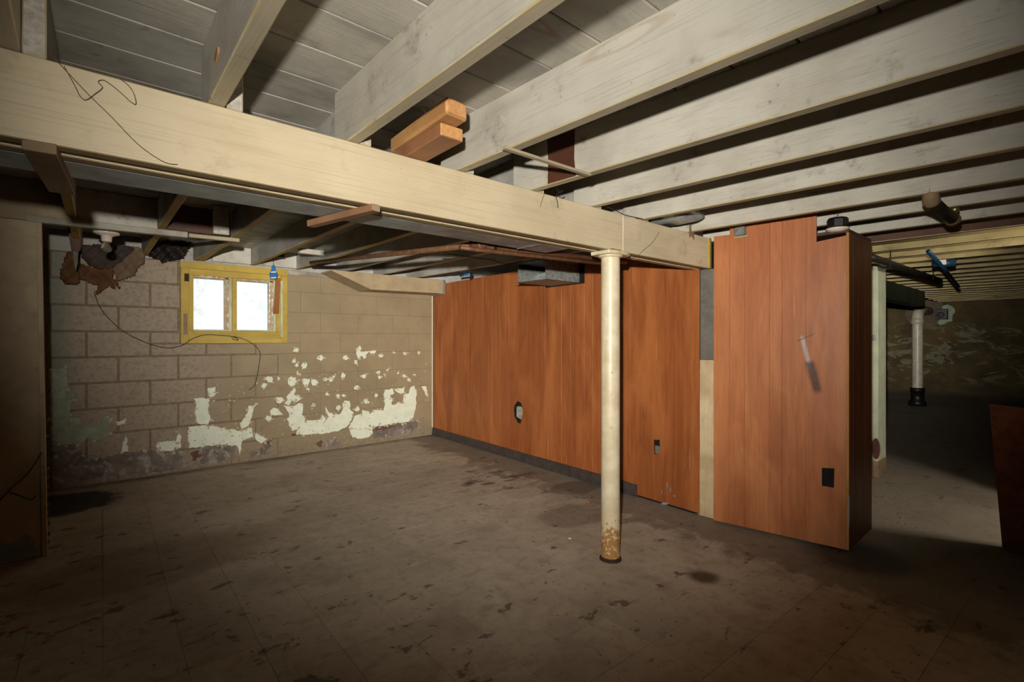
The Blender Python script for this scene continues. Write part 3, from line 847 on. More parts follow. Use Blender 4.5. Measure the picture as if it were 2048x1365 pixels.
bx('sash_stop', (WS1 - fw - 0.3, y0 - 0.25, 45.6), (WS1 - fw + 0.45, y0 + 0.1, 67.0), 'sash_white', win, 0.05)

# outside: lawn and a tree in the haze
lawn = build('lawn', MB().box((-900, BD + 8.5, 40), (1100, BD + 1800, 44)), 'grass')
struct(lawn)
tr = empty('garden_tree', (250, BD + 420, 44))
tag(tr, 'leafy tree in the garden seen through the basement window', 'tree')
build('trunk', MB().tube([(250, BD + 420, 43), (246, BD + 418, 110), (252, BD + 420, 190)], [9, 7, 4], 10), 'bark', tr, smooth=True)
build('branch', MB().tube([(246, BD + 418, 105), (215, BD + 400, 150), (195, BD + 390, 200)], [5, 3, 1], 8), 'bark', tr, smooth=True)
build('branch', MB().tube([(248, BD + 419, 120), (285, BD + 430, 165), (300, BD + 440, 220)], [5, 3, 1], 8), 'bark', tr, smooth=True)
lv = MB()
for _ in range(700):
    p = Vector((250 + random.gauss(0, 45), BD + 415 + random.gauss(0, 35), 185 + random.gauss(0, 40)))
    u = Vector((random.gauss(0, 1), random.gauss(0, 1), random.gauss(0, 1))).normalized() * random.uniform(4, 8)
    w_ = u.orthogonal().normalized() * random.uniform(2, 4)
    lv.add([p - u, p + w_, p + u, p - w_], [(0, 1, 2, 3)])
lo = build('foliage', lv, 'leaf', tr); lo['kind'] = 'stuff'

# ================================================================== CEILING
ceil = struct(build('ceiling', MB().box((-112, -112, CB + 0.95), (470, 206, CB + 3)), 'brown_board'))
# subfloor boards run across the joists; the joints in the left bays fix their pitch
ya = W(484, 172, h=CB - CAMH).y
yb = W(538, 95, h=CB - CAMH).y
pitch = 7.35
y = ya
while y > -112: y -= pitch
bi = 0
while y < 200:
    cuts = [-111, 470]
    if bi % 3 == 1: cuts.insert(1, 36 + 32 * (bi % 2))
    for a, b in zip(cuts[:-1], cuts[1:]):
        build('subfloor_board', MB().box((a + 0.04, y + 0.07, CB), (b - 0.04, y + pitch - 0.07, CB + 0.9)), 'board', ceil, 0.13)
    y += pitch; bi += 1

# front joists: lit face (left) s at the beam (d=62) and near the camera (d=5)
front = [(-20.6, -21.6), (-4.6, -5.4), (11.5, 9.9), (27.0, 26.2), (44.0, 44.8), (59.3, 61.6), (75.2, 77.8), (91.4, 94.4), (110.6, 112.9), (126.2, 127.4), (142.5, 143.5), (158.6, 159.6)]
names = ['white painted ceiling joist past the left picture edge', 'white painted ceiling joist in the top left corner of the picture',
         'white joist with the peeled orange spot, first full one from the left', 'white joist just left of the two stacked raw timber blocks',
         'broad white joist just right of the two stacked raw timber blocks', 'white joist with the dark unpainted patch by the beam',
         'white joist between the patched joist and the silver duct, third left of the duct', 'white joist directly left of the crumpled silver duct',
         'white joist between the silver duct and the top of the front panel', 'white joist carrying the black lamp holder by the panel end',
         'first white joist beyond the panelled wall end', 'bare brown joist beyond the panelled wall end']
TH = 1.65
def joist(name, p, q, mats, h=7.55, th=TH):
    """p,q: left-bottom ends (s,d,z)"""
    mb = MB()
    n = 6
    ring = []
    for i in range(n + 1):
        t = i / n
        a = Vector(p).lerp(Vector(q), t)
        wob = random.uniform(-0.06, 0.06) if 0 < i < n else 0
        ring.append([(a.x + wob, a.y, a.z), (a.x + th + wob, a.y, a.z), (a.x + th + wob, a.y, a.z + h), (a.x + wob, a.y, a.z + h)])
    vs = [v for r in ring for v in r]
    fs, mi = [], []
    for i in range(n):
        b = 4 * i
        for j, m_ in ((0, 1), (1, 0), (2, 0), (3, 0)):
            fs.append((b + j, b + (j + 1) % 4, b + 4 + (j + 1) % 4, b + 4 + j)); mi.append(m_)
    fs += [(0, 3, 2, 1), (4 * n, 4 * n + 1, 4 * n + 2, 4 * n + 3)]; mi += [2, 2]
    mb.add(vs, fs, mi)
    return build(name, mb, list(mats) + ['edge_wear'], bevel=0.13, edge_mat=3)
fj = []
for i, (sa, sb) in enumerate(front):
    k = (sb - sa) / 57.0
    zt = JB + 0.05
    o = joist('ceiling_joist', (sa - k * 4.5, 66.5, zt), (sa + k * 172, -110, zt), ['joist', 'joist_bottom', 'endgrain'] if i < 11 else ['brown_board', 'brown_board', 'endgrain'])
    tag(o, names[i], 'joist', 'white joists in front of the beam')
    fj.append(o)
# bare brown patch on the patched joist, and the ragged one by the beam
a = WP(1096, 300, (59.3, 62), (61.6, 5)); b = WP(1150, 300, (59.3, 62), (61.6, 5))
build('unpainted_patch', MB().prism([(a.x - 0.02, a.y, JB + 0.15), (b.x - 0.02, b.y - 0.2, JB + 0.12), (b.x - 0.02, b.y + 0.15, JB + 3), (b.x - 0.02, b.y, CB - 0.05), (a.x - 0.02, a.y + 0.1, CB - 0.05), (a.x - 0.02, a.y - 0.1, JB + 4)], (-0.05, 0, 0)), 'brown_patch', fj[5])
pp = [(59.28, 64.3, JB + 0.2), (59.28, 64.9, JB + 0.2), (59.28, 65.2, CB), (59.28, 64.0, CB), (59.28, 64.5, JB + 5), (59.28, 63.9, JB + 3.4), (59.28, 64.4, JB + 1.4)]
build('unpainted_patch', MB().prism(pp, (-0.05, 0, 0)), 'brown_patch', fj[5])
# peeled orange spot with its splinter
p = WP(436, 109, (11.5, 62), (9.9, 5))
build('peeled_spot', MB().prism([(p.x - 0.03, p.y + 0.9, p.z - 0.1), (p.x - 0.03, p.y + 0.2, p.z + 0.5), (p.x - 0.03, p.y - 0.8, p.z + 0.35), (p.x - 0.03, p.y - 0.6, p.z - 0.2), (p.x - 0.03, p.y + 0.3, p.z - 0.7)], (-0.15, 0, 0)), 'pine_worn', fj[2])

# joists behind the beam lap the front ones and run on to the block wall; yellow edges
backs = [(-19.0, -13.8), (-2.9, 2.4), (13.3, 18.6), (28.7, 34.7), (45.7, 50.9), (61.0, 67.0), (76.9, 83.2), (93.1, 99.4), (112.4, 115.6)]
bl = ['joist behind the beam past the left picture edge', 'joist behind the beam whose rough end shows in the top left corner', 'yellow edged joist in front of the lamp holder and torn paper',
      'doubled yellow joist left of the window top', 'yellow edged joist meeting the top of the window', 'yellow edged joist right of the window, by the white nailed block', 'joist behind the beam over the tan boxed duct',
      'joist behind the beam over the right half of the tan duct', 'joist behind the beam nearest the panelled wall']
bj = []
for i, (sa, sb) in enumerate(backs):
    o = joist('ceiling_joist', (sa, 62.25, JB + 0.05), (sb, BD + 0.4, 72.0), ['joist_gray', 'yellow_edge' if i < 6 else 'joist_gray', 'endgrain'])
    tag(o, bl[i], 'joist', 'joists between beam and block wall')
    bj.append(o)
o = joist('sister_joist', (33.0, 150, 71.15), (32.95, BD + 0.4, 71.95), ['joist_gray', 'yellow_edge', 'endgrain'])
tag(o, 'yellow sister timber doubling the joist left of the window', 'joist')

# far room joists, cream and stained
k = 0
s = 176.0
while s < 462:
    o = joist('ceiling_joist', (s, 66, JB + 0.05), (s + 0.8, -20, JB + 0.05), ['cream_joist', 'cream_dark', 'endgrain'])
    tag(o, '%s stained cream joist in the dark far room, counted from the panelled wall' % ORD[k], 'joist', 'stained joists of the far room')
    s += 16.1; k += 1

# ================================================================== MAIN BEAM of three plies
BB = JB - 7.65
beam = empty('main_beam', (50, 64.5, BB))
tag(beam, 'long tan painted built-up timber beam resting on the steel post', 'beam')
pl_w = 1.58
spl = W(1246, 470, d=62.1).x
for i in range(3):
    yy = 62.1 + i * (pl_w + 0.06)
    dz = (0, 0.28, 0.05)[i]
    segs = [(-110, spl - 0.05), (spl + 0.05, 121.4)] if i == 0 else ([(-110, 60), (60.1, 121.4)] if i == 1 else [(-110, 95), (95.1, 121.4)])
    for a, b in segs:
        mb = MB().box((a, yy, BB + dz), (b, yy + pl_w, JB), [1, 0, 0, 0, 0, 0])
        build('beam_ply', mb, ['beam', 'beam_edge'], beam, 0.1)
build('end_trim', MB().box((120.3, 61.6, BB), (121.2, 62.06, JB - 0.1)), 'yellow_edge', beam, 0.04)

# ================================================================== STEEL POST
PX, PY = W(1221, 1000, d=63.9).x, 63.9
post = empty('steel_post', (PX, PY, 0))
tag(post, 'round cream steel post with rusty foot under the beam', 'post')
build('shaft', MB().lathe((PX, PY, 0.3), [(1.9, 0), (1.9, 0.8), (1.88, 20), (1.9, 40), (1.9, BB - 1.1)], 40), 'pole', post, smooth=True)
build('foot_plate', MB().lathe((PX, PY, 0.0), [(0.01, 0), (2.25, 0), (2.2, 0.35), (1.85, 0.75), (0.01, 0.75)], 28), 'steel_base', post)
cp = [(PX - 3.5, PY - 2.3), (PX - 1.5, PY - 2.9), (PX + 1.7, PY - 2.9), (PX + 3.6, PY - 2.2), (PX + 3.6, PY + 2.2), (PX + 1.7, PY + 2.9), (PX - 1.5, PY + 2.9), (PX - 3.5, PY + 2.3)]
cap = build('cap_plate', MB().prism([(x, y, BB - 0.75) for x, y in cp], (0, 0, 0.7)), 'pole', post, 0.1)
build('cap_ring', MB().lathe((PX, PY, BB - 1.15), [(1.95, 0), (2.3, 0.05), (2.6, 0.4), (1.95, 0.4)], 32), 'pole', post, smooth=True)
build('yellow_chip', MB().prism([(PX - 3.45, PY - 2.95, BB - 0.05), (PX - 0.6, PY - 3.0, BB - 0.05), (PX - 0.8, PY - 2.6, BB - 0.05), (PX - 3.3, PY - 2.3, BB - 0.05)], (0, 0, 0.12)), 'yellow_edge', post)

# ================================================================== DUCT behind the beam
DD0, DD1 = 67.4, 73.6
DE = W(1103, 504, h=BB - CAMH + 0.1).x
duct = empty('sheet_metal_duct', (20, 70, BB + 0.1))
tag(duct, 'flat blue-grey sheet metal duct hung behind the tan beam', 'duct')
seam = W(1035, 485, d=73.6).x
build('duct_section', MB().box((-110, DD0, BB + 0.1), (40, DD1, BB + 7.2)), 'duct_paint', duct, 0.05)
build('duct_section', MB().box((40.05, DD0 + 0.02, BB + 0.12), (seam, DD1 - 0.02, BB + 7.2)), 'duct_splash', duct, 0.05)
build('duct_section', MB().box((seam + 0.05, DD0, BB + 0.1), (DE, DD1, BB + 7.2)), 'duct_splash', duct, 0.05)
build('seam_strip', MB().box((seam - 0.15, DD0 - 0.05, BB - 0.02), (seam + 0.15, DD1 + 0.05, BB + 0.09)), 'foil', duct)

# cleats that hold the duct
p0 = (W(80, 302, h=BB - CAMH - 0.4)); p1 = W(124, 366, h=BB - CAMH - 0.4)
o = build('wood_cleat', MB().bar((p0.x, 61.6, BB - 1.0), (p1.x, 77.5, BB - 1.0), 2.3, 0.98), 'old_cleat', bevel=0.06)
tag(o, 'wide grey wooden cleat under the beam at the left', 'wood cleat')
p0 = W(745, 418, h=BB - CAMH - 0.4); p1 = W(648, 440, h=BB - CAMH - 0.4)
o = build('wood_cleat', MB().bar((p0.x, 61.3, BB - 0.95), (p1.x - 0.6, 76.5, BB - 0.95), 1.25, 0.93, [0, 0, 1, 0, 0, 0]), ['cleat', 'lath'], bevel=0.06)
tag(o, 'narrow reddish wooden stick under the beam, left of the post', 'wood cleat')

# ================================================================== PARTITION on the left (d = 143)
PD = 143.0
PARTSTRANDS = []
pw = struct(empty('wall_left', (-40, PD, 0)))
build('partition_panel', MB().box((-108, PD, 0.02), (-3.6, PD + 3.2, 69.2)), 'partition', pw, 0.05)
build('end_trim', MB().hexa([(-3.55, PD - 0.25, 0.02), (-2.75, PD - 0.25, 0.02), (-2.75, PD + 3.4, 0.02), (-3.55, PD + 3.4, 0.02),
                             (-4.4, PD - 0.25, 69.2), (-3.6, PD - 0.25, 69.2), (-3.6, PD + 3.4, 69.2), (-4.4, PD + 3.4, 69.2)]), 'partition', pw, 0.05)
r = ragged([Vector((-9.8, 0, 0.3)), Vector((-4.2, 0, 0.3)), Vector((-4.6, 0, 3.5)), Vector((-6, 0, 5.5)), Vector((-7.4, 0, 4.2)), Vector((-12, 0, 3.2)), Vector((-13, 0, 0.4))], 0.3, 0.8)
build('peeled_patch', MB().prism([(x, PD - 0.04, z) for x, z in r], (0, 0.06, 0)), 'mint_dark', pw)
for i in range(9):
    z = 2 + i * 1.9 + random.uniform(-.5, .5)
    build('paint_flake', MB().prism([(-2.74, PD - 0.2, z), (-2.2 - random.random() * 0.4, PD - 0.5, z + 0.4), (-2.4, PD - 0.3, z + 1.1), (-2.74, PD - 0.2, z + 1.0)], (0, 0.08, 0)), 'curl', pw)
for nm, pts in (('dusty_strand', [(0, 1002), (20, 980), (45, 958), (62, 940), (84, 905)]), ('dusty_strand', [(18, 985), (35, 990), (62, 1000), (72, 992)])):
    PARTSTRANDS.append(pts)
# upper board over the partition and the plate below the joists
e = W(147, 400, d=PD).x
bd = build('soffit_board', MB().box((-108, PD + 0.1, 69.3), (e, PD + 0.8, CB - 0.05)), 'tan_panel', pw, 0.05)
e2 = W(375, 465, d=PD).x
tag(build('top_plate', MB().bar((-6, PD + 0.4, 69.0), (e2, PD + 0.4, 69.35), 1.7, 1.35), 'plate', bevel=0.08), 'speckled white timber plate running under the joists by the partition', 'timber plate')
tag(build('bare_plate', MB().bar((e2 + 0.4, PD + 1.2, 69.7), (33.6, PD + 1.2, 69.9), 1.4, 0.9), 'lath', bevel=0.08), 'short splintered timber end right of the white plate', 'timber plate')
def K(i, d):
    a, b = backs[i]; return a + (b - a) * (d - 61.2) / (BD - 61.0)
tag(build('blocking_board', MB().box((e + 0.4, PD + 0.9, 70.75), (K(2, PD) - 0.1, PD + 1.8, CB - 0.15)), 'joist', bevel=0.06), 'white blocking board with a dark knot between joists', 'blocking')
tag(build('blocking_board', MB().box((K(2, PD) + TH + 0.2, PD + 2.4, 71.3), (K(3, PD) - 0.3, PD + 3.2, CB - 0.15)), 'brown_board', bevel=0.06), 'bare red-brown blocking board between joists', 'blocking')
tag(build('blocking_post', MB().box((K(3, PD) - 5.1, PD - 2.9, JB + 0.4), (K(3, PD) - 1.7, PD - 1.5, CB - 0.2)), 'endgrain', bevel=0.06), 'short white upright block hanging left of the doubled joist', 'blocking')
tag(build('blocking_board', MB().box((K(3, 200) + TH + 2.2, 200.6, 72.1), (K(4, 200) - 0.1, 201.4, CB + 0.3)), 'joist', bevel=0.05), 'white blocking board above the left half of the window', 'blocking')
tag(build('blocking_board', MB().box((K(4, 200) + TH + 0.2, 200.6, 72.1), (K(5, 200) - 0.1, 201.4, CB + 0.3)), 'joist', bevel=0.05), 'white blocking board above the right half of the window', 'blocking')
p = W(605, 498, h=28)
tag(build('nailed_block', MB().bar((K(4, 170) + TH + 6, 170, 73.0), (K(5, 170) - 0.2, 170, 73.0), 2.0, 1.6), 'joist', bevel=0.05), 'short white block nailed beside the joist above the blue tag', 'blocking')

# ================================================================== LAMP HOLDER with bulb
LX, LY, LZ = W(213, 470, d=149.0).x, 149.0, W(213, 466, d=149).z
lamp = empty('lamp_holder', (LX, LY, LZ - 5))
tag(lamp, 'white porcelain lamp holder with bare clear bulb by the partition', 'lamp')
build('holder', MB().lathe((LX, LY, LZ), [(0.01, 0.3), (2.0, 0.3), (2.5, 0.1), (2.45, -0.25), (1.7, -0.55), (1.05, -0.8), (0.95, -1.9), (0.85, -2.1), (0.6, -2.1)], 32), 'porcelain', lamp, smooth=True)
build('bulb', MB().lathe((LX, LY, LZ - 2.0), [(0.5, 0), (0.55, -0.5), (0.85, -1.0), (1.0, -1.5), (0.9, -2.1), (0.5, -2.45), (0.01, -2.55)], 24), 'bulb', lamp, smooth=True)
build('filament', MB().tube([(LX - 0.25, LY, LZ - 2.3), (LX - 0.25, LY, LZ - 3.4), (LX + 0.25, LY, LZ - 3.4), (LX + 0.25, LY, LZ - 2.3)], 0.04, 5), 'brass', lamp)
build('box', MB().lathe((LX, LY, LZ + 0.3), [(0.01, 0), (1.9, 0), (1.9, 1.2), (0.01, 1.2)], 8), 'iron', lamp)
build('bracket', MB().box((LX - 1, LY - 0.4, LZ + 1.5), (K(2, LY) , LY + 0.4, LZ + 2.2)), 'old_cleat', lamp)

# ================================================================== TORN PAPER under the ceiling, left
def sheet(name, poly, d0, mat, parent, cell=0.42, bulge=2.0, thick=0.06, seed=1, sag=0.0):
    P = [W(x, y, d=d0) for x, y in poly]
    xs = [p.x for p in P]; zs = [p.z for p in P]
    def inside(x, z):
        c = False; n = len(P); j = n - 1
        for i in range(n):
            if (P[i].z > z) != (P[j].z > z) and x < (P[j].x - P[i].x) * (z - P[i].z) / (P[j].z - P[i].z + 1e-9) + P[i].x: c = not c
            j = i
        return c
    rnd = random.Random(seed)
    ph = [rnd.uniform(0, 6) for _ in range(6)]
    x0, x1, z0, z1 = min(xs), max(xs), min(zs), max(zs)
    nx, nz = int((x1 - x0) / cell) + 1, int((z1 - z0) / cell) + 1
    idx, vs, fs = {}, [], []
    def vert(i, j):
        if (i, j) not in idx:
            x = x0 + i * cell; z = z0 + j * cell
            u = (z1 - z) / (z1 - z0 + 1e-6)
            dd = bulge * (math.sin(u * 2.2 + ph[0]) * 0.5 + 0.35 * math.sin(x * 0.5 + ph[1]) + 0.25 * math.sin(x * 1.1 + z * 0.9 + ph[2]) + 0.14 * math.sin(x * 2.3 - z * 1.9 + ph[3]))
            idx[(i, j)] = len(vs)
            vs.append((x + 0.1 * math.sin(z * 5 + ph[4]), d0 - dd - sag * u, z + 0.1 * math.sin(x * 6 + ph[5])))
        return idx[(i, j)]
    for i in range(nx):
        for j in range(nz):
            if inside(x0 + (i + 0.5) * cell, z0 + (j + 0.5) * cell):
                fs.append((vert(i, j), vert(i + 1, j), vert(i + 1, j + 1), vert(i, j + 1)))
    n = len(vs)
    bm_ = MB()
    edge = {}
    for f in fs:
        for a, b in zip(f, f[1:] + f[:1]): edge[(a, b)] = 1
    fs2 = fs + [tuple(n + k for k in reversed(f)) for f in fs]
    for (a, b) in edge:
        if (b, a) not in edge: fs2.append((b, a, n + a, n + b))
    bm_.add(vs + [(x, y + thick, z) for x, y, z in vs], fs2)
    return build(name, bm_, mat, parent, smooth=True)
def c6(pts): return [(80 + x / 6.024, 420 + y / 6.024) for x, y in pts]
paper = empty('torn_paper', (10, 196, 60))
tag(paper, 'torn brown kraft paper hanging from the ceiling beside the lamp holder', 'torn paper')
sheet('grey_sheet', c6([(500, 430), (900, 430), (1200, 455), (1262, 540), (1250, 640), (1190, 680), (1140, 790), (1000, 840), (920, 850), (880, 690), (740, 715), (600, 660), (500, 560)]), 197, 'kraft_grey', paper, seed=3)
sheet('tar_sheet', c6([(505, 425), (900, 425), (1150, 460), (1050, 560), (880, 690), (720, 712), (590, 660), (500, 560)]), 195.6, 'tar', paper, seed=3)
sheet('kraft_sheet', c6([(470, 640), (640, 700), (800, 715), (880, 690), (880, 830), (930, 850), (972, 955), (930, 925), (880, 880), (905, 945), (860, 945), (830, 900), (790, 935), (740, 985), (668, 1035), (690, 905), (600, 885), (540, 842), (470, 835)]), 196.4, 'kraft', paper, seed=5, bulge=1.4)
sheet('kraft_fold', c6([(330, 500), (400, 520), (470, 640), (465, 885), (400, 892), (300, 880), (250, 832), (240, 740), (290, 600)]), 194.5, 'kraft', paper, seed=8, bulge=1.6)
st_ = empty('hanging_strap', (8, 180, 60))
tag(st_, 'dark splintered strap hanging under the plate left of the lamp holder', 'strap')
q = [W(x, y, d=178) for x, y in c6([(335, 205), (470, 215), (490, 470), (455, 520), (380, 500), (350, 330)])]
build('dark_strap', MB().prism(q, (0, 0.7, 0)), 'brown_board', st_)
q = [W(x, y, d=177.4) for x, y in c6([(400, 500), (460, 510), (455, 640), (435, 725), (425, 720), (405, 600)])]
build('grey_tip', MB().prism(q, (0, 0.4, 0)), 'grey_stud', st_)
bag = sheet('black_insulation_sheet', c6([(1290, 540), (1330, 440), (1400, 390), (1560, 365), (1720, 370), (1810, 400), (1800, 470), (1740, 575), (1620, 610), (1560, 610), (1490, 640), (1430, 590), (1330, 570)]), 198, 'black_bag', None, seed=12, bulge=2.6)
tag(bag, 'crumpled black sheet bulging between joists left of the window', 'plastic sheet')

# wire along the block wall
def wire(name, pts, r, mat, label=None, cat='wire', parent=None, sub=4):
    P = [Vector(p) for p in pts]
    out = []
    n = len(P)
    for i in range(n - 1):
        a, b, c, d = P[max(i - 1, 0)], P[i], P[i + 1], P[min(i + 2, n - 1)]
        for j in range(sub):
            t = j / sub
            out.append(0.5 * ((2 * b) + (c - a) * t + (2 * a - 5 * b + 4 * c - d) * t * t + (3 * b - a - 3 * c + d) * t ** 3))
    out.append(P[-1])
    o = build(name, MB().tube(out, r, 6), mat, parent, smooth=True)
    if label: tag(o, label, cat)
    return o
wp = [(188, 583), (200, 615), (222, 642), (250, 665), (290, 685), (330, 696), (362, 692), (385, 678), (410, 670), (440, 671), (470, 674), (485, 678), (505, 688), (520, 706), (517, 735), (514, 755), (508, 772), (498, 780)]
wire('loose_wire', [W(x, y, d=BD - 1.0) for x, y in wp], 0.11, 'wire', 'thin dark wire sagging across the block wall below the window')
kn = [W(470 + 6 * math.cos(t) * (1 + 0.2 * math.sin(3 * t)), 677 + 4 * math.sin(t * 1.3), d=BD - 1.3) for t in [i * 0.7 for i in range(16)]]
wire('wire_knot', kn, 0.09, 'wire', 'small tangle of dark wire on the yellow window sill')

# blue tag hanging by the window, and the wooden slat
bt = empty('hanging_tag', W(547, 560, d=196))
tag(bt, 'small blue tag with pale stripes hanging by the window corner', 'tag')
q = [W(x, y, d=196) for x, y in [(545, 530), (549, 530), (552, 540), (556, 548), (553, 558), (541, 558), (539, 548), (543, 540)]]
build('tag_body', MB().prism(q, (0, 0.35, 0)), 'blue', bt, 0.08)
for yy in (543.5, 555):
    q = [W(x, y, d=195.96) for x, y in [(542, yy), (552.5, yy - 0.5), (552.5, yy + 2), (542, yy + 2.5)]]
    build('pale_stripe', MB().prism(q, (0, 0.06, 0)), 'white_plastic', bt)
wire('cord', [W(547, 531, d=196.1), W(546, 520, d=196.1), W(547, 509, d=196.1)], 0.07, 'wire', parent=bt)
q = [W(x, y, d=BD - 0.7) for x, y in [(551.5, 557), (561, 557), (558, 628), (547, 628)]]
tag(build('wooden_slat', MB().prism(q, (0, 0.5, 0)), 'orange_stick', bevel=0.05), 'small orange wooden slat fixed beside the right window pane', 'wood slat')
o = build('drain_fitting', MB().lathe(W(562, 511, d=190), [(0.01, -0.8), (1.1, -0.8), (1.2, 0.4), (1.35, 0.5), (1.35, 1.0), (0.01, 1.0)], 16), 'iron', smooth=False)
tag(o, 'dark round fitting under the joists above the blue tag', 'pipe fitting')

# ================================================================== TAN BOXED DUCT along the block wall
sd = empty('boxed_duct', (103, 196, 65.4))
tag(sd, 'tan painted boxed duct with slanted end at the top of the block wall', 'duct')
zt = 71.2
fp = [(76.6, 71.0), (92.6, 64.9), (127.3, 65.3), (127.3, zt + 0.2), (76.6, zt + 0.2)]
build('casing', MB().prism([(x, 190.4, z) for x, z in fp], (0, 11.4, 0)), 'tan_panel', sd, 0.06)
build('metal_end', MB().box((127.35, 190.2, 65.0), (128.2, 201.8, zt + 0.3)), 'zinc', sd, 0.04)

# ================================================================== PIPES under the back joists
T = W(955, 490, h=18.5)
a = W(622, 526, h=24.6); mid1 = T.lerp(a, 0.5)
pipe = empty('rusty_pipe', (a.x, a.y, a.z - 1))
tag(pipe, 'rusty iron pipe with a coupling running under the back joists', 'pipe')
build('pipe_run', MB().tube([a, mid1, T], [0.6, 0.6, 0.6], 12), 'rust_pipe', pipe, smooth=True)
dirn = (T - mid1).normalized()
build('coupling', MB().tube([T - dirn * 1.6, T - dirn * 1.5, T + dirn * 1.5, T + dirn * 1.6], [0.75, 1.0, 1.0, 0.75], 14), 'rust_pipe', pipe, smooth=True)
for q in (-1.3, -0.4, 0.4, 1.3):
    c = T + dirn * q
    build('coupling_rib', MB().tube([c - dirn * 0.12, c + dirn * 0.12], 1.12, 14), 'rust_pipe', pipe)
e_ = W(1206, 519, h=18.3)
e_ = T + (e_ - T) * 1.22
build('pipe_run', MB().tube([T + dirn * 1.2, T + Vector((2.5, -0.3, -0.1)), e_], 0.6, 12), 'rust_pipe', pipe, smooth=True)
a2 = W(955, 500, h=17.2); b2 = W(1190, 526, h=17.2); b2 = a2 + (b2 - a2) * 1.22
o = build('thin_pipe', MB().tube([a2 + Vector((-4, 0.2, 0)), a2, b2], 0.42, 10), 'rust_pipe', smooth=True)
c = a2.lerp(b2, 0.12)
build('pipe_hanger', MB().box((c.x - 0.3, c.y + 0.45, c.z - 0.4), (c.x + 0.3, c.y + 0.55, JB + 0.6)), 'iron', o)
tag(o, 'thinner brown pipe just below the rusty pipe, left of the post', 'pipe')
wire('loose_cable', [W(880, 505, h=23), W(960, 517, h=23.6), W(985, 520, h=23.6), W(1010, 528, h=23.3), W(1045, 521, h=23.6)], 0.12, 'wire', 'thin dark cable sagging under the joists behind the post', 'cable')

# ================================================================== PANELLED WALL on the right
wr = struct(empty('wall_right', (125, 130, 0)))
def wl(t):      # along the long wall, t = d
    k = (t - WC0[1]) / (WC1[1] - WC0[1])
    return WC0[0] + (WC1[0] - WC0[0]) * k
grooves = [862, 875, 884, 905, 915.5, 938.6, 967, 985.4, 1000.8, 1019.2, 1047, 1076, 1091.5, 1123.8, 1142.3, 1170, 1187, 1212, 1228, 1260.8, 1307, 1331.5, 1382, 1400]
gd = [WP(x, 800, WC0, WC1).y for x in grooves]
gd[0] = BD - 0.1
def ptop(d):
    if d > 163 and d < 169: return 69.5
    if 105.5 < d < 121.5: return 62.6
    return 70.05
HX, HY0, HY1 = 1037, 803, 848
def plank_solid(name, da, db, z0, z1, mat, hole=None):
    """upright plank on the long wall between d=da (far) and db; hole = list of (d,z)"""
    th = 0.28
    def P(d, z, o=0.0): return (wl(d) - o, d, z)
    outer = [(da, z0), (db, z0), (db, z1), (da, z1)]
    if hole is None:
        mb = MB().hexa([P(da, z0), P(da, z0, th), P(db, z0, th), P(db, z0), P(da, z1), P(da, z1, th), P(db, z1, th), P(db, z1)])
        return build(name, mb, mat, wr, 0.045)
    bm = bmesh.new()
    def loop(pts):
        vs = [bm.verts.new(P(d, z, th)) for d, z in pts]
        return vs, [bm.edges.new((vs[i], vs[(i + 1) % len(vs)])) for i in range(len(vs))]
    v1, e1 = loop(outer); v2, e2 = loop(hole)
    bmesh.ops.triangle_fill(bm, edges=e1 + e2, use_beauty=True)
    bm.verts.index_update()
    mb = MB()
    vs = [v.co.copy() for v in bm.verts]
    fs = [tuple(v.index for v in f.verts) for f in bm.faces]
    n = len(vs)
    fs += [tuple(n + i for i in reversed(f)) for f in fs]
    for lp in (v1, v2):
        for i in range(len(lp)):
            a, b = lp[i].index, lp[(i + 1) % len(lp)].index
            fs.append((a, b, n + b, n + a))
    mb.add(vs + [v + Vector((th, 0, 0)) for v in vs], fs)
    bm.free()
    return build(name, mb, mat, wr)
hA = [WP(x, y, WC0, WC1) for x, y in [(1030, 810), (1036, 802), (1043, 806), (1046, 815), (1046, 832), (1042, 848), (1036, 846), (1029, 834), (1028, 820)]]
hB = [WP(x, y, WC0, WC1) for x, y in [(1308.5, 880), (1320.5, 880), (1321, 908), (1309, 909.5)]]
def seg_holes(da, db):
    for H in (hA, hB):
        m = sum(p.y for p in H) / len(H)
        if db < m < da: return H
    return None
merge_skip = set()
pl_edges = list(gd)
# merge planks so that a hole never crosses a groove
for H in (hA, hB):
    lo_, hi_ = min(p.y for p in H) - 0.3, max(p.y for p in H) + 0.3
    pl_edges = [d for d in pl_edges if not (lo_ < d < hi_)]
for da, db in zip(pl_edges[:-1], pl_edges[1:]):
    z0 = 3.4 if (da + db) / 2 > 84 else 0.5
    H = seg_holes(da, db)
    plank_solid('panel_plank', da - 0.02, db + 0.02, z0, min(ptop(da - 0.5), ptop(db + 0.5)), 'panel', [(p.y, p.z) for p in H] if H else None)
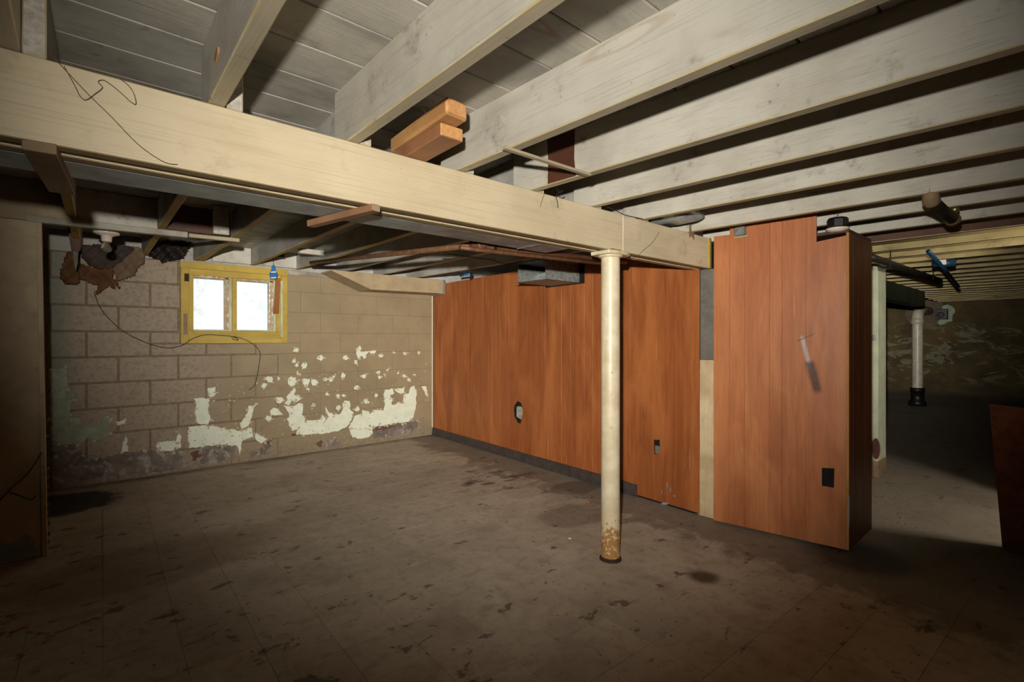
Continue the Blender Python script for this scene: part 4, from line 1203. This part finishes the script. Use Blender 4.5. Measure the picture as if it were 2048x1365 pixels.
# what shows behind: furring, old wall
build('backing', MB().hexa([(wl(202) + 0.6, 202, 0.05), (wl(202) + 8, 202, 0.05), (wl(64) + 8, 64, 0.05), (wl(64) + 0.6, 64, 0.05),
                            (wl(202) + 0.6, 202, 69.5), (wl(202) + 8, 202, 69.5), (wl(64) + 8, 64, 69.5), (wl(64) + 0.6, 64, 69.5)]), 'pit', wr)
c = sum((p for p in hA), Vector()) / len(hA)
build('broken_plaster', MB().prism([(c.x + 0.35, c.y + 1.6, c.z - 2.2), (c.x + 0.35, c.y - 1.6, c.z - 2.9), (c.x + 0.35, c.y - 1.8, c.z + 1.4), (c.x + 0.35, c.y - 0.2, c.z + 2.0), (c.x + 0.35, c.y + 1.5, c.z + 1.6)], (0.2, 0, 0)), 'plaster', wr)
c = sum((p for p in hB), Vector()) / len(hB)
build('outlet_box', MB().box((c.x + 0.32, c.y - 0.9, c.z - 2.0), (c.x + 0.5, c.y + 0.9, c.z + 0.2)), 'grey_stud', wr)
# cove base along the foot
bb = struct(build('baseboard_right', MB().hexa([(wl(201.9) - 0.75, 201.9, 0.02), (wl(201.9) + 0.2, 201.9, 0.02), (wl(84) + 0.2, 84, 0.02), (wl(84) - 0.75, 84, 0.02),
                                                (wl(201.9) - 0.38, 201.9, 3.35), (wl(201.9) + 0.2, 201.9, 3.35), (wl(84) + 0.2, 84, 3.35), (wl(84) - 0.38, 84, 3.35)]), 'vinyl_base', bevel=0.05))
build('dark_gap', MB().hexa([(wl(83.8) - 0.1, 83.8, 0.02), (wl(83.8) + 0.2, 83.8, 0.02), (wl(66) + 0.2, 66, 0.02), (wl(66) - 0.1, 66, 0.02),
                             (wl(83.8) - 0.1, 83.8, 0.48), (wl(83.8) + 0.2, 83.8, 0.48), (wl(66) + 0.2, 66, 0.48), (wl(66) - 0.1, 66, 0.48)]), 'pit', wr)
# corner bead, pale
build('corner_bead', MB().box((wl(202) - 0.55, BD - 0.55, 3.5), (wl(202) - 0.3, BD - 0.12, 65)), 'mint', wr)
# scuffs of pale paint
for px, py, w_, h_ in [(1331, 1007, 9, 3), (1336, 970, 1.2, 9), (1342, 980, 1.0, 7), (1350, 992, 3, 1.5), (1325, 985, 0.8, 6)]:
    q = [WP(px + w_ * math.cos(t) * random.uniform(.6, 1.1), py + h_ * math.sin(t) * random.uniform(.6, 1.1), WC0, WC1) + Vector((-0.29, 0, 0)) for t in [i * math.pi / 4 for i in range(8)]]
    build('paint_scuff', MB().prism(q, (-0.03, 0, 0)), 'blue_tape', wr)

# stud between the two panels
stud = empty('wall_stud', (121.5, 63, 0))
tag(stud, 'upright stud between the panels, grey above and bare wood below', 'stud')
za = WP(1415, 720, (121.4, 65), (121.4, 60)).z
build('grey_upper', MB().box((121.45, 60.9, za), (122.6, 64.7, BB - 0.05)), 'grey_stud', stud, 0.06)
build('bare_lower', MB().hexa([(121.0, 60.9, 0.02), (122.6, 60.9, 0.02), (122.6, 65.0, 0.02), (121.0, 65.0, 0.02), (121.3, 60.9, za - 0.05), (122.6, 60.9, za - 0.05), (122.6, 64.7, za - 0.05), (121.3, 64.7, za - 0.05)]), 'bare_stud', stud, 0.08)

# front panel: sheet with grooves, notched at the top, square hole
def fpt(t, z, o=0.0):
    """t 0..1 along the front panel, o outwards (towards the room)"""
    x = FP0[0] + (FP1[0] - FP0[0]) * t; y = FP0[1] + (FP1[1] - FP0[1]) * t
    L = math.hypot(FP1[0] - FP0[0], FP1[1] - FP0[1])
    n = ((FP1[1] - FP0[1]) / L, -(FP1[0] - FP0[0]) / L)
    lean = 0.3 * z / 70
    return (x + n[0] * o + lean, y + n[1] * o, z)
def ft(px, py=800):
    p = WP(px, py, FP0, FP1)
    return (p.y - FP0[1]) / (FP1[1] - FP0[1])
fg = [0.0, ft(1459), ft(1489), ft(1539), ft(1564), ft(1612, 900), 1.0]
hq = [WP(x, y, FP0, FP1) for x, y in [(1644, 936), (1669, 937), (1668, 976), (1644, 972)]]
ztop = lambda t: CB - 0.6 if t < 0.80 else 66.6
def front_piece(ta, tb, z0, z1a, z1b, hole=None):
    th = 0.28
    if hole is None:
        mb = MB().hexa([fpt(ta, z0), fpt(tb, z0), fpt(tb, z0, th), fpt(ta, z0, th), fpt(ta, z1a), fpt(tb, z1b), fpt(tb, z1b, th), fpt(ta, z1a, th)])
        return build('panel_plank', mb, 'panel_front', wr, 0.03)
    bm = bmesh.new()
    def loop(pts):
        vs = [bm.verts.new(fpt(t, z, th)) for t, z in pts]
        return vs, [bm.edges.new((vs[i], vs[(i + 1) % len(vs)])) for i in range(len(vs))]
    v1, e1 = loop([(ta, z0), (tb, z0), (tb, z1b), (0.955, z1b), (0.955, 69.9), (0.80, 69.9), (0.80, z1a), (ta, z1a)] if False else [(ta, z0), (tb, z0), (tb, z1b), (0.80, 66.2), (0.80, z1a), (ta, z1a)])
    v2, e2 = loop(hole)
    bmesh.ops.triangle_fill(bm, edges=e1 + e2, use_beauty=True)
    bm.verts.index_update()
    vs = [v.co.copy() for v in bm.verts]
    fs = [tuple(v.index for v in f.verts) for f in bm.faces]
    n = len(vs)
    nn = Vector(fpt(0, 0, 0)) - Vector(fpt(0, 0, th))
    fs += [tuple(n + i for i in reversed(f)) for f in fs]
    for lp in (v1, v2):
        for i in range(len(lp)):
            a, b = lp[i].index, lp[(i + 1) % len(lp)].index
            fs.append((a, b, n + b, n + a))
    mb = MB().add(vs + [v + nn for v in vs], fs)
    bm.free()
    return build('panel_plank', mb, 'panel_front', wr)
for ta, tb in zip(fg[:-1], fg[1:]):
    L = 27.3; e = 0.012 / L
    if tb < 0.99:
        top = JB - 0.15 if ta < 0.01 else CB - 0.6
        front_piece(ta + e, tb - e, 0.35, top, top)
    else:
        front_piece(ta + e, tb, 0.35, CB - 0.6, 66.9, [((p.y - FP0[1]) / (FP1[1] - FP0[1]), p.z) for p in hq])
c = sum(hq, Vector()) / 4
build('outlet_box', MB().box((c.x + 0.7, c.y - 1.6, c.z - 2.3), (c.x + 2.2, c.y + 1.6, c.z + 2.3)), 'pit', wr)
# raw edge and the dark end panel with its own boards
ex, ey = FP1
build('raw_edge', MB().hexa([(ex - 0.25, ey - 0.55, 0.3), (ex + 0.35, ey - 0.55, 0.3), (ex + 0.35, ey - 0.05, 0.3), (ex - 0.25, ey - 0.05, 0.3),
                             (ex - 0.1, ey - 0.55, 67.5), (ex + 0.5, ey - 0.55, 67.5), (ex + 0.5, ey - 0.02, 67.5), (ex - 0.1, ey - 0.02, 67.5)]), 'trim_yellow', wr, 0.05)
build('tape_strip', MB().box((ex - 0.3, ey - 0.62, 5), (ex + 0.4, ey - 0.5, 12)), 'blue_tape', wr)
xe = [ex + 0.75, ex + 3.6, ex + 7.0, ex + 12.5, ex + 18.0]
for a, b in zip(xe[:-1], xe[1:]):
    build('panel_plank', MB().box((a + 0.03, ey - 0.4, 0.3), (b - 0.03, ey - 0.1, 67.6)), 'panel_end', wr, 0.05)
build('backing', MB().box((ex + 1.6, ey, 0.05), (ex + 17.8, ey + 27, 66)), 'pit', wr)
tag(build('wall_cap', MB().box((ex + 0.8, ey - 0.3, 67.7), (ex + 18, ey + 27, 68.4)), 'brown_board', bevel=0.05), 'dark board capping the end of the panelled wall', 'board')
struct(bpy.data.objects['wall_cap'])

# small metal box in the panel top
p = WP(1482, 462, FP0, FP1)
jb = empty('junction_box', (p.x, p.y, p.z - 1.4))
tag(jb, 'small metal junction box at the top of the front panel', 'junction box')
build('metal_box', MB().box((p.x - 1.2, p.y - 1.2, p.z - 1.2), (p.x + 0.6, p.y + 1.2, p.z + 1.3)), 'zinc', jb, 0.2)
build('plate', MB().box((p.x - 0.5, p.y - 1.9, p.z - 1.7), (p.x - 0.3, p.y + 1.4, p.z - 1.25)), 'lath', jb, 0.03)
# black lamp holder in the notch
p = W(1675, 456, s=125.2)
lh = empty('lamp_socket', (p.x, p.y, p.z - 2))
tag(lh, 'black lamp socket with white ring in the notch of the front panel', 'lamp socket')
build('socket_body', MB().lathe((p.x, p.y, p.z - 0.3), [(0.01, 2.4), (1.75, 2.4), (2.1, 2.0), (2.1, 0.6), (1.8, 0.1), (0.01, 0.1)], 8), 'black', lh, 0.05)
build('white_ring', MB().lathe((p.x, p.y, p.z - 0.5), [(0.9, -0.5), (1.4, -0.4), (2.25, 0.05), (2.25, 0.35), (0.9, 0.35)], 28), 'porcelain', lh, smooth=True)
build('hanger', MB().tube([(p.x, p.y, p.z + 2), (p.x + 0.4, p.y, p.z + 4)], 0.15, 6), 'zinc', lh)

# ================================================================== DUCT STUB in the long wall
ds = empty('duct_stub', (116, 113.5, 62.9))
tag(ds, 'open galvanised duct stub sticking out of the panelled wall', 'duct')
x0, x1, y0_, y1_, z0_, z1_ = 108.2, 123.6, 107.0, 120.0, 62.9, 69.0
build('front_sheet', MB().box((x0, y0_, z0_), (x1, y0_ + 0.12, z1_)), 'zinc', ds)
build('rear_sheet', MB().box((x0 + 0.6, y1_ - 0.12, z0_), (x1 + 0.6, y1_, z1_)), 'zinc', ds)
build('bottom_sheet', MB().prism([(x0 - 0.2, y0_, z0_), (x1, y0_, z0_), (x1, y1_, z0_), (x0 - 1.2, y1_, z0_)], (0, 0, 0.1)), 'zinc', ds)
build('top_sheet', MB().box((x0, y0_ + 0.12, z1_ - 0.12), (x1, y1_ - 0.12, z1_)), 'zinc', ds)
build('bent_flap', MB().prism([(x0 + 0.1, y0_ + 0.2, z0_ + 0.15), (x0 - 0.5, y1_ - 1.0, z0_ + 0.15), (x0 + 0.5, y0_ + 0.3, z0_ + 2.2)], (0.1, 0, 0)), 'foil', ds)
wire('stub_wire', [(114, y0_ - 0.2, z1_ - 0.2), (115, y0_ - 0.5, z1_ - 2), (118, y0_ - 0.6, z1_ - 3.2), (121, y0_ - 0.6, z1_ - 3.0), (122.5, y0_ - 0.4, z1_ - 4)], 0.12, 'green_wire', parent=ds)

# blue valve at the far end
p = WP(938, 551, WC0, WC1) + Vector((-1.2, 0, 0))
bv = empty('blue_valve', (p.x, p.y, p.z - 2))
tag(bv, 'small blue plastic pipe end at the top of the panelled wall', 'pipe')
build('blue_tube', MB().tube([(p.x - 1.0, p.y + 3.0, p.z - 0.2), (p.x, p.y - 2.5, p.z + 0.2)], 0.45, 12), 'blue', bv, smooth=True)
build('bracket', MB().box((p.x, p.y - 3.4, p.z - 2.4), (p.x + 0.6, p.y - 2.4, p.z + 0.8)), 'black', bv, 0.05)

# ================================================================== TIMBER BLOCKS and LATH on the beam
o = empty('timber_block', (36.6, 58, JB))
tag(o, 'lower raw timber block lying on the beam between joists', 'timber block')
build('lower_timber', MB().hexa([(35.0, 52.9, JB + 0.05), (38.4, 52.9, JB + 0.05), (38.9, 66, JB + 0.05), (35.5, 66, JB + 0.05), (35.0, 52.9, JB + 1.7), (38.4, 52.9, JB + 1.7), (38.9, 66, JB + 1.7), (35.5, 66, JB + 1.7)], [0, 0, 1, 0, 0, 0]), ['pine_worn', 'pine_end'], o, 0.1)
o = empty('timber_block', (36.4, 58, JB + 1.75))
tag(o, 'upper raw timber block with two nails, stacked on the lower block', 'timber block')
build('upper_timber', MB().hexa([(34.3, 50.6, JB + 1.85), (37.7, 50.9, JB + 1.85), (38.4, 66, JB + 1.75), (35.0, 66, JB + 1.75), (34.3, 50.6, JB + 4.0), (37.7, 50.9, JB + 4.0), (38.4, 66, JB + 3.6), (35.0, 66, JB + 3.6)], [0, 0, 1, 0, 0, 0]), ['pine', 'pine_end'], o, 0.28)
for yy in (53.0, 55.4):
    build('nail', MB().tube([(34.6, yy, JB + 3.3), (33.2, yy - 0.9, JB + 3.5)], 0.07, 6), 'zinc', o)
a = W(1011, 297, h=25.1); b = W(1172, 350, h=25.1)
la = build('wood_lath', MB().bar((a.x - 0.3, a.y, JB - 0.36), (b.x + 0.6, b.y - 0.2, JB - 0.36), 0.75, 0.38), 'lath', bevel=0.04)
tag(la, 'thin pale lath nailed across two joists near the brown patch', 'lath')

# crumpled silver duct between joists
fd = MB()
n, m_ = 20, 9
vs, fs = [], []
for i in range(m_ + 1):
    t = i / m_
    yc = 56.6 + 22 * t
    for j in range(n):
        an = 2 * math.pi * j / n
        rr = 1 + 0.09 * math.sin(3 * an + 5 * t) + 0.06 * math.sin(7 * an - 9 * t) + random.uniform(-0.03, 0.03)
        vs.append((102.6 + 6.0 * rr * math.cos(an) + 0.6 * math.sin(6 * t), yc + (0.5 * math.sin(2 * an) if i == 0 else 0), JB + 3.4 + 2.7 * rr * math.sin(an)))
for i in range(m_):
    for j in range(n):
        fs.append((i * n + j, i * n + (j + 1) % n, (i + 1) * n + (j + 1) % n, (i + 1) * n + j))
fs.append(tuple(range(n)))
fd.add(vs, fs)
fo = empty('foil_duct', (103, 66, JB + 0.6))
tag(fo, 'crumpled silver duct piece lying over the beam beside the panel', 'duct')
build('crumpled_tube', fd, 'foil', fo, smooth=True)
q = W(1387, 462, d=60.6)
build('hanging_strip', MB().prism([(q.x - 0.9, 61.2, q.z + 2.0), (q.x + 0.6, 61.2, q.z + 1.9), (q.x + 1.1, 61.0, q.z - 1.0), (q.x + 0.7, 60.9, q.z - 1.9), (q.x - 0.2, 61.0, q.z - 0.9), (q.x - 1.2, 60.9, q.z - 1.6)], (0, 0.12, 0)), 'old_cleat', fo)

# coil spring on the joist near the duct
p = WP(1640, 387, (110.6, 62), (112.9, 5)) + Vector((-0.7, 0, 0))
pts = []
for i in range(80):
    t = i / 79
    pts.append((p.x + 0.35 * math.cos(t * 2 * math.pi * 11), p.y + 2.2 - 4.4 * t, p.z + 0.35 * math.sin(t * 2 * math.pi * 11)))
tag(build('coil_spring', MB().tube(pts, 0.06, 5), 'zinc', smooth=True), 'small coil spring on a joist above the front panel', 'spring')

wire('dusty_strand', [W(x, y, d=PD - 0.3) for x, y in PARTSTRANDS[0]], 0.09, 'wire', 'dark strand slanting up the left partition', 'strand')
wire('dusty_strand', [W(x, y, d=PD - 0.3) for x, y in PARTSTRANDS[1]], 0.09, 'wire', 'short dark strand low on the left partition', 'strand')
# cobweb strands, hooks and wires on the beam
def on_beam(pts, off=0.25): return [W(x, y, d=62.1 - off) for x, y in pts]
wire('dusty_strand', on_beam([(105, 112), (140, 150), (180, 192), (225, 236), (262, 275), (290, 300), (330, 325), (355, 329)]), 0.036, 'strand', 'long dusty strand running diagonally down the left of the beam', 'strand')
wire('dusty_strand', on_beam([(236, 155), (256, 170), (268, 188), (272, 208), (262, 204), (240, 184), (220, 168), (206, 160), (196, 164), (205, 175), (190, 188), (172, 200), (160, 192), (150, 172), (128, 132)]), 0.036, 'strand', 'looped dusty strand near the top left of the beam', 'strand')
wire('wire_hook', on_beam([(1108, 370), (1115, 380), (1120, 386), (1126, 382), (1120, 384), (1112, 392), (1115, 405), (1116, 416)]), 0.07, 'wire', 'thin wire hook over the middle of the beam', 'hook')
wire('dusty_strand', on_beam([(1090, 385), (1085, 398), (1080, 414)]), 0.036, 'strand', 'short dusty strand left of the wire hook on the beam', 'strand')
wire('dusty_strand', on_beam([(1318, 465), (1305, 485), (1282, 505), (1270, 520)]), 0.036, 'strand', 'dusty strand on the beam face right of the post', 'strand')
wire('beam_cable', on_beam([(1200, 408), (1225, 418), (1250, 430), (1275, 436), (1300, 441)], 0.4), 0.09, 'wire', 'thin cable along the beam top right of the post', 'cable')

# ================================================================== FAR ROOM at the right
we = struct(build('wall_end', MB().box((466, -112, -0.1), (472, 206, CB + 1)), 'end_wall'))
pier = empty('pier', (200, 45, 0))
tag(pier, 'pale green painted pier behind the end of the panelled wall', 'pier')
pr = W(1765, 950, h=-CAMH)
build('pier_body', MB().box((196, pr.y - 0.2, 0.02), (206, pr.y + 12, JB)), 'pier', pier, 0.12)
p = W(1752, 898, s=195.9)
build('rusty_cover', MB().prism([(196.0, p.y + 1.15 * math.cos(t_), p.z + 3.4 * math.sin(t_)) for t_ in [q_ * math.pi / 10 for q_ in range(20)]], (-0.35, 0, 0)), 'rust_disc', pier, 0.1)
build('cover_recess', MB().prism([(195.64, p.y + 0.55 * math.cos(t_), p.z + 0.4 + 1.9 * math.sin(t_)) for t_ in [q_ * math.pi / 8 for q_ in range(16)]], (-0.06, 0, 0)), 'brown_board', pier)
build('stained_foot', MB().box((195.9, pr.y - 0.3, 0.02), (206.1, pr.y + 12.1, 5.5)), 'old_cleat', pier, 0.05)
build('pipe_clip', MB().box((195.4, pr.y + 0.3, 44.5), (196, pr.y + 1.8, 46.2)), 'zinc', pier, 0.1)
gb = build('far_beam', MB().box((206.2, 56, BB - 0.3), (345, 62, JB)), 'beam_green', bevel=0.1)
tag(gb, 'dark green timber beam in the far room beyond the pale pier', 'beam')
# vent pipe
V = W(1835, 700, s=430)
vp = empty('vent_pipe', (V.x, V.y, 0))
tag(vp, 'white plastic vent pipe rising from a black floor coupling', 'pipe')
zt_ = W(1835, 648, s=430).z; zb_ = W(1835, 776, s=430).z
build('white_pipe', MB().lathe((V.x, V.y, 0), [(3.0, zb_ - 2), (3.0, zt_)], 24), 'pvc', vp, smooth=True)
build('collar', MB().lathe((V.x, V.y, zt_), [(3.0, -0.3), (3.5, -0.3), (3.5, 3.5), (3.0, 3.5)], 24), 'pvc', vp, smooth=True)
build('elbow', MB().tube([(V.x, V.y, zt_ + 3), (V.x + 0.8, V.y, zt_ + 6), (V.x + 4, V.y, zt_ + 8.5), (V.x + 9, V.y, zt_ + 9.5), (466.5, V.y, zt_ + 9.8)], 3.1, 16), 'pvc', vp, smooth=True)
build('black_coupling', MB().lathe((V.x, V.y, 0.02), [(0.1, 0), (5.0, 0), (4.6, 3), (3.6, 4), (3.6, zb_ - 3), (4.0, zb_ - 3), (4.0, zb_), (2.8, zb_)], 24), 'black', vp, smooth=True)
p = W(1820, 632, s=465.9)
build('mortar_patch', MB().lathe((466.0, V.y + 2, zt_ + 9), [(0.01, 0.5), (9, 0.4), (11.5, 0)], 18, (-1, 0, 0)), 'concrete', vp)
p = W(1885, 629, s=465.9)
eb = empty('wall_box', (465, p.y, p.z - 4))
tag(eb, 'small dark electrical box on the far olive wall', 'wall box')
build('box_body', MB().box((462.5, p.y - 3.2, p.z - 3.6), (465.8, p.y + 3.2, p.z + 3.6)), 'black', eb, 0.3)
build('cover', MB().lathe((462.6, p.y + 0.6, p.z - 0.5), [(0.01, 0.6), (1.8, 0.5), (2.2, 0)], 16, (-1, 0, 0)), 'iron', eb)
build('plaster_patch', MB().prism([(465.8, p.y + (6.5 + 1.6 * math.sin(t_ * 3 + 1)) * math.cos(t_) - 0.5, p.z + (6.5 + 1.3 * math.sin(t_ * 4)) * math.sin(t_) - 0.5) for t_ in [q_ * math.pi / 10 for q_ in range(20)]], (0.3, 0, 0)), 'mint_dark', eb)
# pipes under the far joists
a = W(1745, 516, h=22.2); b = W(1862, 556, h=22.2)
b = a + (b - a) * 1.2
o = build('iron_pipe', MB().tube([a + Vector((-3, 0.3, 0)), a, b], 1.0, 12), 'iron', smooth=True)
for t in (0.15, 0.8):
    c = a.lerp(b, t)
    build('pipe_hanger', MB().box((c.x - 0.4, c.y - 1.15, c.z - 1.1), (c.x + 0.4, c.y - 1.02, JB + 0.3)), 'iron', o)
tag(o, 'black iron pipe running under the far joists from the pale pier', 'pipe')
a = W(1857, 503, h=23.6); b = W(1917, 574, h=21.5)
o = build('blue_pipe', MB().tube([a, a.lerp(b, 0.5) + Vector((0, 0, 0.3)), b], 0.6, 10), 'blue_dark', smooth=True)
tag(o, 'long blue water pipe slanting under the far joists', 'pipe')
c = W(1887, 523, h=24.0) + Vector((4.5, 0.6, 0))
sl = empty('blue_sleeve', (c.x, c.y, c.z - 1.2))
tag(sl, 'short blue sleeve with white label under the far joists', 'sleeve')
build('sleeve_body', MB().tube([(c.x - 1, c.y + 2.6, c.z), (c.x + 1, c.y - 2.6, c.z)], 1.2, 12), 'blue_dark', sl, smooth=True)
build('label', MB().box((c.x - 1.35, c.y - 0.8, c.z - 0.7), (c.x - 1.15, c.y + 0.8, c.z + 0.9)), 'white_plastic', sl)
# capped pipe hanging below the nearer joists
a = W(1862, 402, h=24.2); b = W(1906, 440, h=23.6)
hp = empty('capped_pipe', ((a.x + b.x) / 2, a.y, a.z - 1.2))
tag(hp, 'thick rusty capped pipe with a small valve under the right joists', 'pipe')
build('pipe_length', MB().tube([a, b], 1.05, 16), 'iron', hp, smooth=True)
build('elbow', MB().tube([a + Vector((-0.2, 0, 2.2)), a + Vector((-0.2, 0, 0.9)), a + Vector((0.2, 0, 0)), a + Vector((1.4, 0, 0))], [1.15, 1.2, 1.3, 1.2], 14), 'old_cleat', hp, smooth=True)
u = (b - a).normalized()
build('end_cap', MB().tube([b - u * 1.2, b - u * 1.0, b + u * 0.2, b + u * 0.35], [1.1, 1.3, 1.3, 0.9], 14), 'brass', hp, smooth=True)
build('valve', MB().tube([b - u * 2.0 + Vector((0, -0.5, 0.8)), b - u * 2.0 + Vector((0, -0.6, 1.6)), b - u * 2.0 + Vector((0, -0.6, 2.4))], [0.5, 0.75, 0.45], 10), 'brass', hp, smooth=True)

# board leaning at the right edge
a = W(2004, 1094, h=-CAMH)
dirb = Vector((-0.60, -0.80, 0))
top = W(1978, 809, t=(a.x * UZ + a.y * UX) * 1.0)
Lb = 17
q = [a + Vector((0, 0, 0.02)), a + dirb * Lb + Vector((0, 0, 0.02)), top + dirb * (Lb - 1) + Vector((0, 0, 0)), top]
nrm = Vector((dirb.y, -dirb.x, 0)).normalized()
lb = build('leaning_board', MB().prism(q, -nrm * 0.6), 'osb', bevel=0.04)
tag(lb, 'red-brown sheet board standing at the right picture edge', 'board')

# shell of the house beyond the picture, plus an added light-shaping wall
struct(build('wall_side', MB().box((-112, -112, -0.1), (-106, 206, CB + 1)), 'concrete'))
struct(build('wall_front', MB().box((-112, -112, -0.1), (470, -106, CB + 1)), 'concrete'))
sr = struct(build('light_gap_wall', MB().box((125, -14, -0.1), (160.5, -10, JB - 0.1)).box((181, -14, -0.1), (466, -10, JB - 0.1)), 'concrete'))  # added unseen wall; its gap shapes the side light on the floor
struct(build('wall_cross', MB().box((121, -106, -0.1), (125, -10, JB - 0.1)), 'concrete'))
struct(build('wall_beyond', MB().box((225, -106, -0.1), (229, -14, JB - 0.1)), 'concrete'))

# ================================================================== DEBRIS
def chip(name, px, py, w_, l_, mat, label, cat, th=0.1, rz=0.0):
    p = W(px, py, h=-CAMH)
    n = 8
    pts = []
    for i in range(n):
        a = 2 * math.pi * i / n
        rr = random.uniform(0.6, 1.1)
        x, y = l_ * rr * math.cos(a), w_ * rr * math.sin(a)
        pts.append((p.x + x * math.cos(rz) - y * math.sin(rz), p.y + x * math.sin(rz) + y * math.cos(rz), 0.03 + random.uniform(0, 0.12)))
    o = build(name, MB().prism(pts, (0, 0, th)), mat)
    tag(o, label, cat)
chip('paint_chip', 153, 1106, 0.35, 1.6, 'curl', 'pale paint chip on the floor before the left partition', 'paint chip', rz=0.3)
chip('paint_chip', 132, 1098, 0.3, 0.5, 'curl', 'tiny paint chip beside the longer one by the left partition', 'paint chip')
chip('wood_scrap', 40, 1258, 0.7, 1.6, 'pine_worn', 'flat orange-brown scrap on the floor in the lower left corner', 'scrap', rz=0.4)
chip('wood_scrap', 93, 1284, 0.3, 1.2, 'pine_worn', 'thin orange splinter on the floor near the lower left corner', 'scrap', rz=0.9)
chip('wood_scrap', 108, 1243, 0.35, 0.8, 'pine_worn', 'small brown scrap behind the orange splinter on the floor', 'scrap', rz=0.5)
chip('dry_leaf', 1180, 1003, 0.9, 2.0, 'pine_worn', 'dry brown leaf on the floor left of the post', 'leaf', rz=0.2)
chip('paint_chip', 1107, 1097, 0.9, 1.0, 'bare_block', 'grey crumpled flake on the floor left of the post foot', 'paint chip')
chip('paint_chip', 1139, 1079, 0.4, 0.5, 'mint', 'small white flake on the floor beside the post foot', 'paint chip')
chip('wood_scrap', 1132, 1231, 0.35, 0.5, 'pine_worn', 'small orange crumb on the floor in front of the post', 'scrap')
deb = MB()
for _ in range(260):
    if random.random() < 0.35:
        px, py = random.uniform(1745, 1860), random.uniform(960, 1060)
    else:
        px, py = random.uniform(120, 1900), random.uniform(890, 1340)
    p = W(px, py, h=-CAMH)
    if not (-2 < p.x < 190 and 5 < p.y < 196): continue
    if p.x > 116 and p.x < 144: continue
    s_ = random.uniform(0.05, 0.2)
    a = random.uniform(0, 6.28)
    q = [(p.x + s_ * random.uniform(0.7, 1.6) * math.cos(a + k), p.y + s_ * math.sin(a + k), 0.03) for k in (0, 1.6, 3.1, 4.7)]
    deb.prism(q, (0, 0, 0.08), random.choice((0, 0, 1)))
do = build('floor_grit', deb, ['old_cleat', 'bare_block'])
do['kind'] = 'stuff'
tag(do, 'fine grit and crumbs scattered over the basement floor', 'grit')
